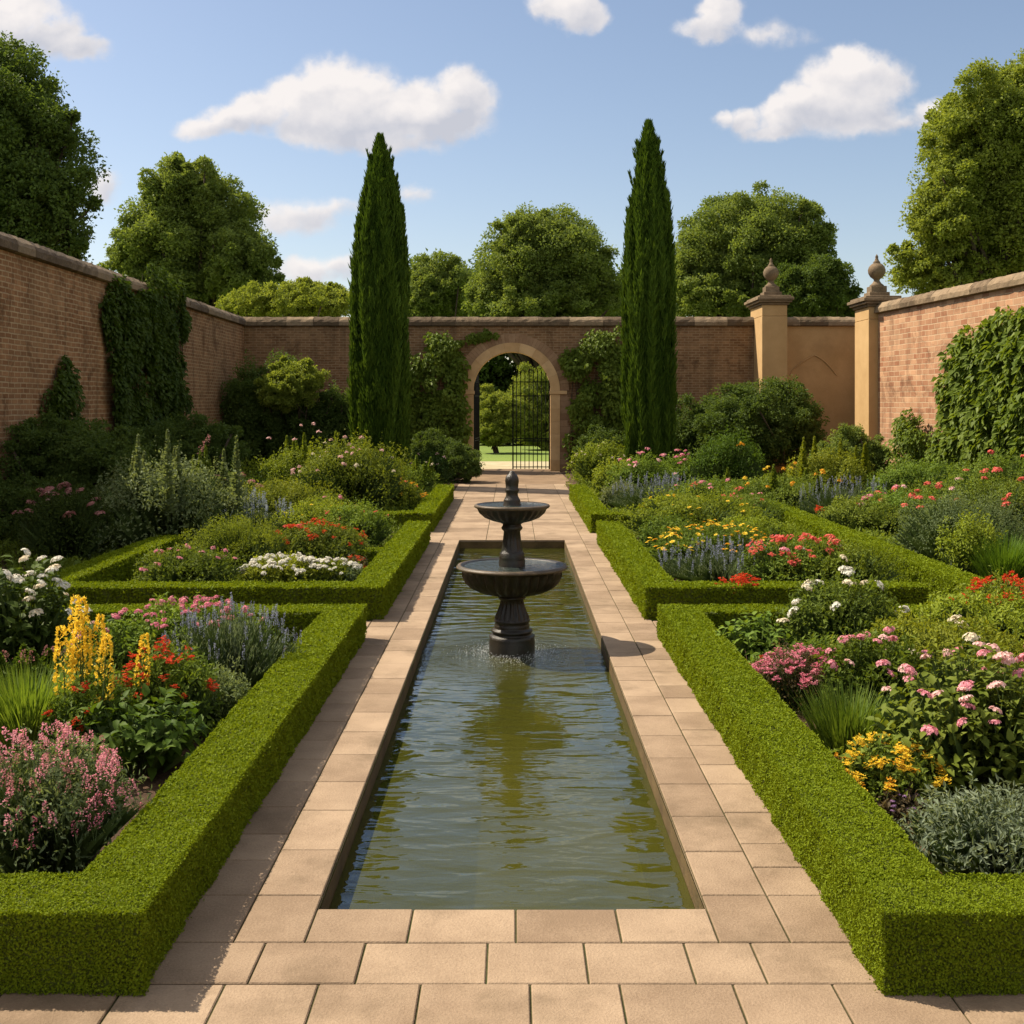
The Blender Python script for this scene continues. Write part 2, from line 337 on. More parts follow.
# long coping columns on both sides of the pool, full row of slabs across the near end
for sx in (-1, 1):
    inner = cuts(4.49, PY1, .42, .52, (4.92, 5.4, 5.86, 6.36, 6.83)); outer = cuts(4.49, PY1, .32, .46, (4.92, 5.22, 5.5, 5.92, 6.36, 6.7))
    if sx < 0: outer = cuts(4.49, PY1, .32, .46, (4.92, 5.3, 5.62, 6.0, 6.4)); inner = cuts(4.49, PY1, .42, .52, (4.92, 5.42, 5.95, 6.4))
    for (xa, xb, cc) in ((.81, 1.09, inner), (1.09, 1.36, outer)):
        for y0, y1 in zip(cc, cc[1:]): slab_at(min(sx*xa, sx*xb), y0, max(sx*xa, sx*xb), y1)
r1 = [-.81, -.41, .016, .43, .81]
for a, b_ in zip(r1, r1[1:]): slab_at(a, 4.49, b_, 4.79)
r2 = [-1.36, -.96, -.57, -.094, .28, .67, .93, 1.36]
for a, b_ in zip(r2, r2[1:]): slab_at(a, 4.17, b_, 4.49)
r3 = [-1.04, -.70, -.33, .066, .39, .80, 1.16]
r3 = [-1.04-q for q in (2.8, 2.42, 2.0, 1.55, 1.2, .78, .36)]+r3+[1.16+q for q in (.4, .8, 1.22, 1.6, 2.02, 2.4, 2.8)]
for a, b_ in zip(r3, r3[1:]): slab_at(a, 3.84, b_, 4.17)
y = 3.84
while y > -1.5:
    h = rng.uniform(.3, .36); x = -4+rng.uniform(-.2, .2)
    while x < 4:
        w = rng.uniform(.34, .46); slab_at(x, y-h, x+w, y); x += w
    y -= h
# paving between the pool and the gate
yy = cuts(PY1, 30.2, .42, .6)
for i, (y0, y1) in enumerate(zip(yy, yy[1:])):
    for a, b_ in zip([-1.4, -1.09, -.40, .36, 1.09], [-1.09, -.40, .36, 1.09, 1.4]): slab_at(a, y0, b_, y1)
# strips crossing between the first and second hedges
for sx in (-1, 1):
    x = 1.36
    while x < 4.2:
        w = rng.uniform(.36, .46); slab_at(min(sx*x, sx*(x+w)), 10.42, max(sx*x, sx*(x+w)), 10.78); slab_at(min(sx*x, sx*(x+w)), 10.78, max(sx*x, sx*(x+w)), 11.14); x += w
# jointing bed below the slabs
zz = -.010
mb.add([(x, y_, zz) for (x, y_) in ((-4.6, -2), (4.6, -2), (4.6, 4.16), (1.42, 4.16), (1.42, 30.2), (-1.42, 30.2), (-1.42, 4.16), (-4.6, 4.16), (-PX, PY0), (PX, PY0), (PX, PY1), (-PX, PY1), (-PX, 4.16), (PX, 4.16), (-PX, 30.2), (PX, 30.2))],
       [[0, 1, 2], [0, 2, 7], [6, 12, 14], [6, 14, 5], [13, 3, 4], [13, 4, 15], [12, 13, 9], [12, 9, 8], [11, 10, 15], [11, 15, 14]], .5, 1)
struct(mb.build('paved_path', [slab, joint]))
# earth threshold between the paving and the gate, gravel walk beyond it
earth = stone_mat('threshold_earth', (.13, .085, .05), (.26, .175, .105), 1.6, .5, .95, (.07, .05, .025), .4)
mb = MB(); mb.quad((-1.6, 30.2, -.006), (1.6, 30.2, -.006), (1.45, 37.2, .004), (-1.45, 37.2, .004)); struct(mb.build('threshold_path', earth))
grav = stone_mat('pale_gravel', (.30, .25, .15), (.46, .40, .26), 2, .5, .95, (.18, .17, .07), .4)
mb = MB(); mb.quad((-30, 37.4, -.02), (30, 37.4, -.02), (30, 42.5, -.02), (-30, 42.5, -.02)); struct(mb.build('gravel_path', grav))
# pool
pm = stone_mat('pool_lining', (.13, .11, .018), (.27, .215, .045), 2.6, .6, .8, (.04, .045, .01), .5)
mb = MB(); z0, z1 = -.80, -.030
mb.quad((-PX, PY0, z0), (PX, PY0, z0), (PX, PY1, z0), (-PX, PY1, z0))
wm = stone_mat('pool_wall', (.055, .034, .014), (.15, .10, .04), 3, .7, .85, (.03, .035, .01), .6)
mb.quad((-PX, PY0, z0), (-PX, PY1, z0), (-PX, PY1, z1), (-PX, PY0, z1), 1); mb.quad((PX, PY1, z0), (PX, PY0, z0), (PX, PY0, z1), (PX, PY1, z1), 1)
mb.quad((-PX, PY1, z0), (PX, PY1, z0), (PX, PY1, z1), (-PX, PY1, z1), 1); mb.quad((PX, PY0, z0), (-PX, PY0, z0), (-PX, PY0, z1), (PX, PY0, z1), 1)
struct(mb.build('pool_basin', [pm, wm]))
m, t, b, o = base_mat('pool_water')
oc = nd(t, 'ShaderNodeTexCoord').outputs['Object']
st = nd(t, 'ShaderNodeVectorMath', {0: oc, 1: (1.0, 2.5, 1)}, operation='MULTIPLY').outputs[0]
w1 = noise(t, st, 1.9, 2, .45, .5); w2 = noise(t, st, 6.0, 2, .5, .4)
rad = nd(t, 'ShaderNodeVectorMath', {0: oc}, operation='LENGTH').outputs['Value']
rip = mth(t, 'MULTIPLY', mth(t, 'SINE', mth(t, 'ADD', mth(t, 'MULTIPLY', rad, 42), mth(t, 'MULTIPLY', w1, 6.0))), mth(t, 'POWER', 2.718, mth(t, 'MULTIPLY', rad, -1.5)))
chop = mth(t, 'MULTIPLY', mth(t, 'SUBTRACT', noise(t, oc, 26, 3, .6), .5), mth(t, 'POWER', 2.718, mth(t, 'MULTIPLY', mth(t, 'POWER', rad, 2.0), -1.6)))
h = mth(t, 'ADD', mth(t, 'ADD', mth(t, 'MULTIPLY', w1, 1.0), mth(t, 'MULTIPLY', w2, .16)), mth(t, 'ADD', mth(t, 'MULTIPLY', rip, .16), mth(t, 'MULTIPLY', chop, .9)))
bp = nd(t, 'ShaderNodeBump', {'Strength': 1.0, 'Distance': .016, 'Height': h})
fr = nd(t, 'ShaderNodeFresnel', {'IOR': 1.33, 'Normal': bp.outputs[0]})
gl = nd(t, 'ShaderNodeBsdfGlossy', {'Color': (.74, .87, 1, 1), 'Roughness': .03, 'Normal': bp.outputs[0]})
tr = nd(t, 'ShaderNodeBsdfTransparent', {'Color': (.78, .80, .48, 1)})
dc = mixc(t, noise(t, oc, .9, 3), (.030, .038, .009), (.084, .078, .008))
df = nd(t, 'ShaderNodeBsdfDiffuse', {'Color': dc, 'Normal': bp.outputs[0]})
body = nd(t, 'ShaderNodeMixShader', {0: .70, 1: tr.outputs[0], 2: df.outputs[0]})
mx = nd(t, 'ShaderNodeMixShader', {0: mth(t, 'MULTIPLY', fr.outputs[0], 1.3, clamp=True), 1: body.outputs[0], 2: gl.outputs[0]})
t.links.new(mx.outputs[0], o.inputs[0]); water = m
mb = MB(); e = .002
mb.quad((-PX+e, PY0-FC[1]+e, 0), (PX-e, PY0-FC[1]+e, 0), (PX-e, PY1-FC[1]-e, 0), (-PX+e, PY1-FC[1]-e, 0))
struct(mb.build('pool_water', water, None, (FC[0], FC[1], WL)))
# =================================================================== walls
BT = 4.53                                        # brick top; the coping reaches 4.84
bk_left = brick_mat('brown_brick', (.25, .115, .050), (.37, .195, .092), (.46, .33, .19), .24, .088, .013, (.31, .195, .10), .5)
bk_back = brick_mat('dark_brown_brick', (.19, .096, .045), (.29, .165, .082), (.34, .24, .14), .235, .08, .011, (.24, .155, .08), .4)
bk_right = brick_mat('pink_brown_brick', (.33, .145, .078), (.52, .31, .18), (.50, .37, .24), .33, .135, .012, (.36, .24, .145), .55)
bk_arch = brick_mat('pale_arch_brick', (.26, .17, .10), (.36, .25, .16), (.26, .20, .13), .11, .24, .008, (.35, .26, .17), .4)
cop = stone_mat('coping_stone', (.10, .068, .040), (.25, .18, .11), 3.0, .9, .9, (.09, .075, .045), .6, use_tint=.5, fine=26, bd=.03)
plas = stone_mat('ochre_render', (.36, .225, .095), (.52, .345, .165), .9, .25, .9, (.24, .15, .07), .6, fine=70, bd=.01)
dress = stone_mat('dressed_stone', (.46, .28, .125), (.63, .42, .215), 1.6, .3, .85, (.24, .16, .08), .5, use_tint=.3, fine=60, bd=.01)
def coping(parent, L, x0=0.0, skip=None):
    mb = MB(); x = x0; pr = [(-.04, .0), (-.10, .02), (-.105, .13), (-.07, .20), (.02, .285), (.25, .31), (.48, .285), (.57, .20), (.605, .13), (.60, .02), (.54, .0)]
    r2 = np.random.default_rng(int(L*10))
    while x < x0+L-.01:
        w = min(r2.uniform(.7, 1.15), x0+L-x)
        if x0+L-x-w < .3: w = x0+L-x
        k = 7; V = []; n = len(pr)
        for i in range(k+1):
            xx = x+.003+(w-.006)*i/k
            for (y, z) in pr: V.append((xx, y+r2.normal()*.006, BT+.003+z+(r2.normal()*.007 if z > .05 else 0)))
        T = []
        for i in range(k):
            for j in range(n):
                a, b_ = i*n+j, i*n+(j+1) % n; T += [[a, a+n, b_+n], [a, b_+n, b_]]
        for j in range(1, n-1): T += [[0, j, j+1], [k*n, k*n+j+1, k*n+j]]
        mb.add(V, T, r2.random()); x += w
    return mb.build('coping', cop, parent)
def straight_wall(name, L, mat, loc, rz, label, th=.5):
    o = root(name, loc, label, 'wall', 'walls round the garden', rz); o['kind'] = 'thing'
    mb = MB(); mb.box((0, 0, -.3), (L, th, BT)); mb.build('brickwork', mat, o); coping(o, L); return o
straight_wall('garden_wall', 39.3, bk_left, (-7.61, -3, 0), math.atan2(39, -.78), 'long shaded brown brick wall with a broad curtain of ivy up to its coping')
straight_wall('garden_wall', 36.0, bk_right, (9.83, 31.25, 0), math.atan2(-34, 3.0), 'long sunlit pink-brown wall of large blocks running from the corner pillar')
straight_wall('garden_wall', 6.0, bk_right, (11.0, 37.5, 0), -PI/2, 'short brick return wall hidden behind the corner pillar')
# back wall with the arched opening
bw = root('garden_wall', (0, 36.0, 0), 'brown brick back wall with an arched gateway, behind two cypresses', 'wall', 'walls round the garden'); bw['kind'] = 'thing'
mb = MB(); HR, SZ, TH = 1.45, 2.5, .5
na = 28; an = np.linspace(PI, 0, na+1); ax = HR*np.cos(an); az = SZ+HR*np.sin(an)
ax[0], ax[-1] = -HR, HR
for (y, fl) in ((0, 1), (TH, -1)):
    def q4(a, b_, c_, d_): mb.quad(*((a, b_, c_, d_) if fl > 0 else (d_, c_, b_, a)))
    q4((-8.9, y, -.3), (-HR, y, -.3), (-HR, y, BT), (-8.9, y, BT)); q4((HR, y, -.3), (7.9, y, -.3), (7.9, y, BT), (HR, y, BT))
    for i in range(na): q4((ax[i], y, az[i]), (ax[i+1], y, az[i+1]), (ax[i+1], y, BT), (ax[i], y, BT))
for i in range(na): mb.quad((ax[i], 0, az[i]), (ax[i], TH, az[i]), (ax[i+1], TH, az[i+1]), (ax[i+1], 0, az[i+1]))
mb.quad((-HR, 0, -.3), (-HR, TH, -.3), (-HR, TH, SZ), (-HR, 0, SZ)); mb.quad((HR, TH, -.3), (HR, 0, -.3), (HR, 0, SZ), (HR, TH, SZ))
mb.quad((-8.9, 0, BT), (7.9, 0, BT), (7.9, TH, BT), (-8.9, TH, BT))
mb.quad((-8.9, TH, -.3), (-8.9, 0, -.3), (-8.9, 0, BT), (-8.9, TH, BT)); mb.quad((7.9, 0, -.3), (7.9, TH, -.3), (7.9, TH, BT), (7.9, 0, BT))
mb.build('brickwork', bk_back, bw); coping(bw, 16.5, -8.9)
pw = root('rendered_wall', (8.0, 36.0, 0), 'ochre rendered wall with a faint pointed blind arch between two urn pillars', 'wall', 'walls round the garden'); pw['kind'] = 'thing'
mb = MB(); mb.box((0, .02, -.3), (3.3, .5, BT)); mb.build('render', plas, pw); coping(pw, 3.0, .2)
mb = MB()
pts = []
for k in range(13):
    s = k/12; pts.append((.72+.72*s, .015, 3.0+.62*s**.62))
for k in range(1, 13):
    s = k/12; pts.append((1.44+.72*s, .015, 3.62-.62*s**1.6))
mb.tube(pts, .027, 5); mb.build('blind_arch', plas, pw)
# gateway arch
ga = root('stone_archway', (0, 36.0, 0), 'round-headed dressed stone archway in the middle of the brick back wall', 'archway')
mb = MB()
def ring(mb, r0, r1, y0, y1, z, n, mat=0, gap=.012, seed=0):
    r2 = np.random.default_rng(seed)
    for i in range(n):
        a0, a1 = PI*i/n+gap/r1*.5, PI*(i+1)/n-gap/r1*.5; k = 4; V = []
        for j in range(k+1):
            a = a0+(a1-a0)*j/k
            for (r, y) in ((r0, y0), (r1, y0), (r1, y1), (r0, y1)): V.append((r*math.cos(a), y, z+r*math.sin(a)))
        T = []
        for j in range(k):
            for q in range(4):
                p, s = j*4+q, j*4+(q+1) % 4; T += [[p, s, s+4], [p, s+4, p+4]]
        T += [[0, 2, 1], [0, 3, 2], [k*4, k*4+1, k*4+2], [k*4, k*4+2, k*4+3]]
        mb.add(V, T, r2.random(), mat)
ring(mb, 1.21, 1.50, -.05, .545, 2.52, 9, 0, .004, 1); mb.build('arch_ring', dress, ga)
mb = MB(); ring(mb, 1.503, 1.78, -.016, .25, 2.52, 46, 0, .010, 2); mb.build('brick_voussoirs', stone_mat('voussoir_brick', (.25, .145, .08), (.35, .225, .13), 4, .5, .9, (.18, .12, .07), .4, use_tint=.35), ga)
for sx in (-1, 1):
    mb = MB(); z = -.05
    while z < 2.35:
        h = min(.40, 2.40-z); mb.box((min(sx*1.21, sx*1.50), -.05, z+.002), (max(sx*1.21, sx*1.50), .545, z+h-.002), 0, rng.random()); z += h
    mb.build('jamb', dress, ga)
    mb = MB(); mb.box((min(sx*1.18, sx*1.72), -.085, 2.402), (max(sx*1.18, sx*1.72), .56, 2.518), 0, .5, .012); mb.build('impost', dress, ga)
    mb = MB(); z = 0
    while z < 2.3:
        h = .2; w = 1.82 if int(z/.2) % 2 else 1.74
        mb.box((min(sx*1.503, sx*w), -.018, z+.004), (max(sx*1.503, sx*w), .2, z+h-.004), 0, rng.random()); z += h
    mb.build('quoin', MATS['voussoir_brick'], ga)
iron = plain_mat('black_iron', (.005, .006, .005), .7, .0); iron.node_tree.nodes['Principled BSDF'].inputs['Specular IOR Level'].default_value = .15
def gate_leaf(loc, rz, w, sgn, label):
    g = root('iron_gate', loc, label, 'gate', 'iron gate leaves in the archway', rz)
    mb = MB(); x0, x1 = sorted((0, sgn*w))
    for z in (.10, .92, .99, 2.34, 2.78):
        mb = MB(); mb.box((x0, -.012, z), (x1, .012, z+.03), 0); mb.build('rail', iron, g)
    for x in (sgn*.02, sgn*(w-.02)):
        mb = MB(); mb.box((x-.022, -.022, .04), (x+.022, .022, 2.86), 0); mb.build('stile', iron, g)
    n = 9
    for i in range(1, n):
        x = sgn*w*i/n; mb = MB(); zt = 2.95+.14*math.sin(PI*i/n)
        mb.tube([(x, 0, .05), (x, 0, zt)], .0145, 6); mb.tube([(x, 0, zt), (x, 0, zt+.05), (x, 0, zt+.14)], [.012, .026, .002], 6)
        mb.build('bar', iron, g)
    return g
gate_leaf((1.2, 36.28, 0), 0, 1.19, -1, 'closed leaf of the black iron gate filling half of the archway')
gate_leaf((-1.2, 36.28, 0), R(84), 1.19, 1, 'open leaf of the black iron gate swung back edge-on in the archway')
# pillars with urn finials
def pillar(loc, w, dpt, htop, label):
    p = root('stone_pillar', loc, label, 'pillar', 'stone pillars with urn finials')
    mb = MB(); mb.box((0, 0, -.2), (w, dpt, htop-.34), 0, .5, .012); mb.box((.004, .004, htop-.336), (w-.004, dpt-.004, htop), 0, .5, .012); mb.build('shaft', plas, p)
    mb = MB()
    for (e, a, b_) in ((.05, 0, .07), (.12, .072, .14), (.17, .142, .23), (.10, .232, .29)): mb.box((-e, -e, htop+a), (w+e, dpt+e, htop+b_), 0, .5, .012)
    mb.build('cap', cop, p)
    cx, cy, z = w/2, min(dpt/2, .5), htop+.292
    mb = MB(); mb.box((cx-.27, cy-.27, z), (cx+.27, cy+.27, z+.13), 0, .5, .01); mb.box((cx-.21, cy-.21, z+.132), (cx+.21, cy+.21, z+.30), 0, .5, .01); mb.build('plinth', cop, p)
    u = MB(); zz = z+.30
    u.lathe([(.0, zz), (.19, zz), (.19, zz+.03), (.12, zz+.09), (.075, zz+.16), (.09, zz+.20), (.17, zz+.26), (.225, zz+.36), (.235, zz+.45), (.205, zz+.54), (.15, zz+.60), (.085, zz+.645), (.10, zz+.665), (.06, zz+.70), (.035, zz+.78), (.045, zz+.81), (.02, zz+.86), (0, zz+.89)], 28, 0, (cx, cy))
    u.build('urn_finial', cop, p)
pillar((7.57, 34.8, 0), .76, 1.7, 5.10, 'ochre stone pillar with urn finial where brick meets the rendered wall')
pillar((9.60, 30.95, 0), .75, 1.25, 4.72, 'corner stone pillar with urn finial at the end of the sunlit wall')
# =================================================================== fountain
bz = stone_mat('dark_bronze', (.006, .005, .0035), (.030, .021, .011), 11, .9, .38, (.022, .036, .022), .7, fine=90, bd=.012)
bz.node_tree.nodes['Principled BSDF'].inputs['Specular IOR Level'].default_value = .45
rimm = stone_mat('worn_rim', (.045, .032, .02), (.15, .11, .068), 9, .5, .5, (.06, .07, .05), .5, fine=70, bd=.006)
ft = root('fountain', (FC[0], FC[1], WL), 'dark two-tiered fountain standing in the long pool', 'fountain')
def L(pr, n=64, flute=None, name='pedestal', mat=bz, parent=ft):
    mb = MB(); mb.lathe([(p[0], p[1]-WL, *p[2:]) for p in pr], n, 0, (0, 0), flute); return mb.build(name, mat, parent)
ped = L([(.0, -.80), (.205, -.80), (.205, -.02), (.20, .0), (.205, .03), (.186, .036), (.170, .045), (.176, .060), (.186, .068), (.182, .084), (.160, .092), (.154, .104), (.160, .116), (.154, .126), (.150, .15, .0), (.160, .158), (.163, .17), (.152, .178), (.150, .19, .05), (.124, .24, .08), (.104, .30, .08), (.097, .345, .05), (.12, .36), (.125, .375), (.112, .384), (.105, .39)], 80, 16)
lb = L([(.105, .385), (.15, .392), (.20, .400, .03), (.28, .422, .05), (.35, .458, .055), (.40, .505, .055), (.425, .555, .055), (.437, .60, .03), (.455, .622), (.485, .632), (.495, .645), (.488, .66), (.46, .664), (.43, .655), (.40, .60), (.25, .52), (.1, .50), (0, .50)], 120, 30, 'lower_basin')
mb = MB(); mb.lathe([(.462, .664-WL), (.486, .661-WL), (.497, .648-WL), (.500, .640-WL), (.490, .632-WL)], 90, 0); mb.build('rim', rimm, lb)
L([(.115, .50), (.118, .70), (.112, .715), (.118, .73), (.108, .745), (.112, .765), (.10, .775), (.092, .80, .03), (.078, .88, .05), (.071, .96, .04), (.092, .98), (.096, .995), (.085, 1.01), (.08, 1.03)], 64, 12, 'stem')
ub = L([(.08, 1.025), (.11, 1.04), (.17, 1.055, .03), (.24, 1.085, .035), (.285, 1.125, .035), (.305, 1.16, .02), (.325, 1.172), (.338, 1.185), (.334, 1.198), (.315, 1.202), (.29, 1.19), (.26, 1.14), (.15, 1.11), (0, 1.10)], 110, 26, 'upper_basin')
mb = MB(); mb.lathe([(.316, 1.203-WL), (.333, 1.2-WL), (.341, 1.186-WL), (.330, 1.173-WL)], 80, 0); mb.build('rim', rimm, ub)
L([(.08, 1.10), (.082, 1.20), (.072, 1.215), (.076, 1.235), (.068, 1.25), (.055, 1.275), (.052, 1.30), (.062, 1.32), (.064, 1.335), (.055, 1.345), (.058, 1.38), (.062, 1.41), (.058, 1.44), (.045, 1.465), (.030, 1.475), (.026, 1.487), (.012, 1.50), (0, 1.505)], 40, None, 'finial')
# water standing in the two basins
m, t, b, o = base_mat('basin_water')
oc = nd(t, 'ShaderNodeTexCoord').outputs['Object']
hh = mth(t, 'ADD', noise(t, oc, 14, 3, .6), mth(t, 'MULTIPLY', noise(t, oc, 45, 2), .4))
bp = nd(t, 'ShaderNodeBump', {'Strength': 1.0, 'Distance': .014, 'Height': hh})
b.inputs['Base Color'].default_value = (.03, .04, .035, 1); b.inputs['Roughness'].default_value = .04; b.inputs['IOR'].default_value = 1.45
t.links.new(bp.outputs[0], b.inputs['Normal'])
for par, r, z in ((lb, .447, .652), (ub, .309, 1.193)):
    mb = MB(); mb.disc(r, z-WL, 60); mb.build('basin_water', m, par)
# splashing drops where the overflow meets the pool
dm = plain_mat('white_spray', (.85, .88, .9), .15); mb = MB(); r3_ = np.random.default_rng(8)
def drop(p, r):
    V = np.array([(1, 0, 0), (-.5, .87, 0), (-.5, -.87, 0), (0, 0, 1.2), (0, 0, -.6)])*r+np.array(p)
    mb.add(V, [[0, 1, 3], [1, 2, 3], [2, 0, 3], [1, 0, 4], [2, 1, 4], [0, 2, 4]], .5, 0, True)
for i in range(1500):
    a = r3_.uniform(0, 2*PI); r = .22+abs(r3_.normal())*.09 if i % 3 else .42+r3_.normal()*.09
    drop((r*math.cos(a), r*math.sin(a), .001+abs(r3_.normal())*(.016 if i % 3 else .004)), r3_.uniform(.0012, .0042))
o = mb.build('water_splash', dm, None, (FC[0], FC[1], WL)); tag(o, 'white spray of drops round the foot of the fountain', 'splash', None, 'stuff')
# =================================================================== hedges, trees, climbers
wood = stone_mat('bark', (.035, .025, .016), (.10, .075, .05), 6, 1.0, .95, (.03, .035, .015), .5)
G_HEDGE = leaf_mat('box_leaf', (.138, .190, .008), (.200, .256, .012), .34, .6, .08, 5)
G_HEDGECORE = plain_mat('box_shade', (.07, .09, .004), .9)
def hedge(boxes, label, leaf, dens, seed):
    """clipped box hedge of straight runs; leaves spread over its faces"""
    r = np.random.default_rng(seed)
    cx = np.mean([[b[0], b[2]] for b in boxes]); cy = np.mean([[b[1], b[3]] for b in boxes])
    mb = MB(); P = []; N = []
    for (x0, y0, x1, y1, h) in boxes:
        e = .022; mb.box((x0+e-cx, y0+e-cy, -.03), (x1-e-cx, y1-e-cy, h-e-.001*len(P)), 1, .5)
        smin = max(.0125, .0030*y0)
        for ax_, sg in ((2, 1), (0, -1), (0, 1), (1, -1), (1, 1)):
            A = {2: (x1-x0)*(y1-y0), 0: (y1-y0)*h, 1: (x1-x0)*h}[ax_]; n = int(A*5.6/smin**2)
            q = np.stack([r.uniform(x0, x1, n), r.uniform(y0, y1, n), r.uniform(0, h, n)], 1)
            q[:, ax_] = {(2, 1): h, (0, -1): x0, (0, 1): x1, (1, -1): y0, (1, 1): y1}[(ax_, sg)]
            nn = np.zeros((n, 3)); nn[:, ax_] = sg
            kp = r.random(n) < (smin/np.maximum(.0125, .0030*q[:, 1]))**2; P.append(q[kp]); N.append(nn[kp])
    P = np.concatenate(P); N = np.concatenate(N)
    keep = np.ones(len(P), bool)
    for (x0, y0, x1, y1, h) in boxes:
        e = .012; keep &= ~((P[:, 0] > x0+e) & (P[:, 0] < x1-e) & (P[:, 1] > y0+e) & (P[:, 1] < y1-e) & (P[:, 2] < h-.004))
    P, N = P[keep], N[keep]; n = len(P)
    # slow unevenness of the clipping, small bumps of single shoots
    wv = .45*(.010*np.sin(P[:, 0]*7+P[:, 1]*5.3+seed)+.008*np.sin(P[:, 1]*13.7-P[:, 0]*11+P[:, 2]*9)+.007*np.sin(P[:, 0]*31+P[:, 1]*27+P[:, 2]*29))
    P = P+N*(wv+r.normal(size=n)*.004-.010+np.where(r.random(n) > .988, r.random(n)*.022, 0))[:, None]
    D = unit(N*.45+rdir(r, n)*.9+np.array([0, 0, .2])); U = unit(N+rdir(r, n)*.55)
    leaf = np.maximum(.0125, .0030*P[:, 1])
    P[:, 0] -= cx; P[:, 1] -= cy
    mb.kites(P-D*leaf[:, None]*.4, D, U, leaf*r.uniform(.7, 1.2, n), leaf*.66*r.uniform(.8, 1.2, n), r.random(n))
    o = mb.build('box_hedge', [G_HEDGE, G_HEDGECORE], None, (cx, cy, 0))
    return tag(o, label, 'hedge', 'clipped box hedges along the pool path')
hedge([(1.31, 4.08, 3.6, 4.42, .30), (1.31, 4.42, 1.65, 10.0, .30), (1.31, 10.0, 5.0, 10.34, .30)], 'low box hedge by the pool round the bed with silver foliage and yellow flowers', .0175, 19000, 1)
hedge([(-3.6, 4.08, -1.31, 4.42, .30), (-1.65, 4.42, -1.31, 10.0, .30), (-5.0, 10.0, -1.31, 10.34, .30)], 'low box hedge by the pool round the bed with yellow spires', .0175, 19000, 2)
hedge([(1.29, 11.2, 4.06, 11.54, .32), (1.29, 11.54, 1.63, 17.5, .32), (1.63, 14.5, 2.2, 14.8, .25)], 'box hedge in front of the blue lavender and scarlet phlox', .028, 8200, 3)
hedge([(-4.42, 11.2, -1.25, 11.54, .32), (-1.59, 11.54, -1.25, 17.5, .32), (-2.3, 14.5, -1.59, 14.8, .25)], 'box hedge in front of the low white flower mounds', .028, 8200, 4)
hedge([(1.28, 18.7, 2.3, 19.0, .31), (1.28, 19.0, 1.62, 25.5, .31)], 'far box hedge beside the pale shrub and small lavender bank', .042, 3800, 5)
hedge([(-4.2, 18.9, -1.3, 19.2, .31), (-1.64, 19.2, -1.3, 25.5, .31)], 'far box hedge beside the orange and yellow flower clump', .042, 3800, 6)
hedge([(4.44, 10.36, 4.80, 21.0, .33)], 'straight outer box hedge running away beside the grey-green mound', .028, 8000, 7)
hedge([(-4.80, 11.2, -4.44, 15.5, .33)], 'short shaded outer box hedge near the white hydrangea', .028, 8000, 8)

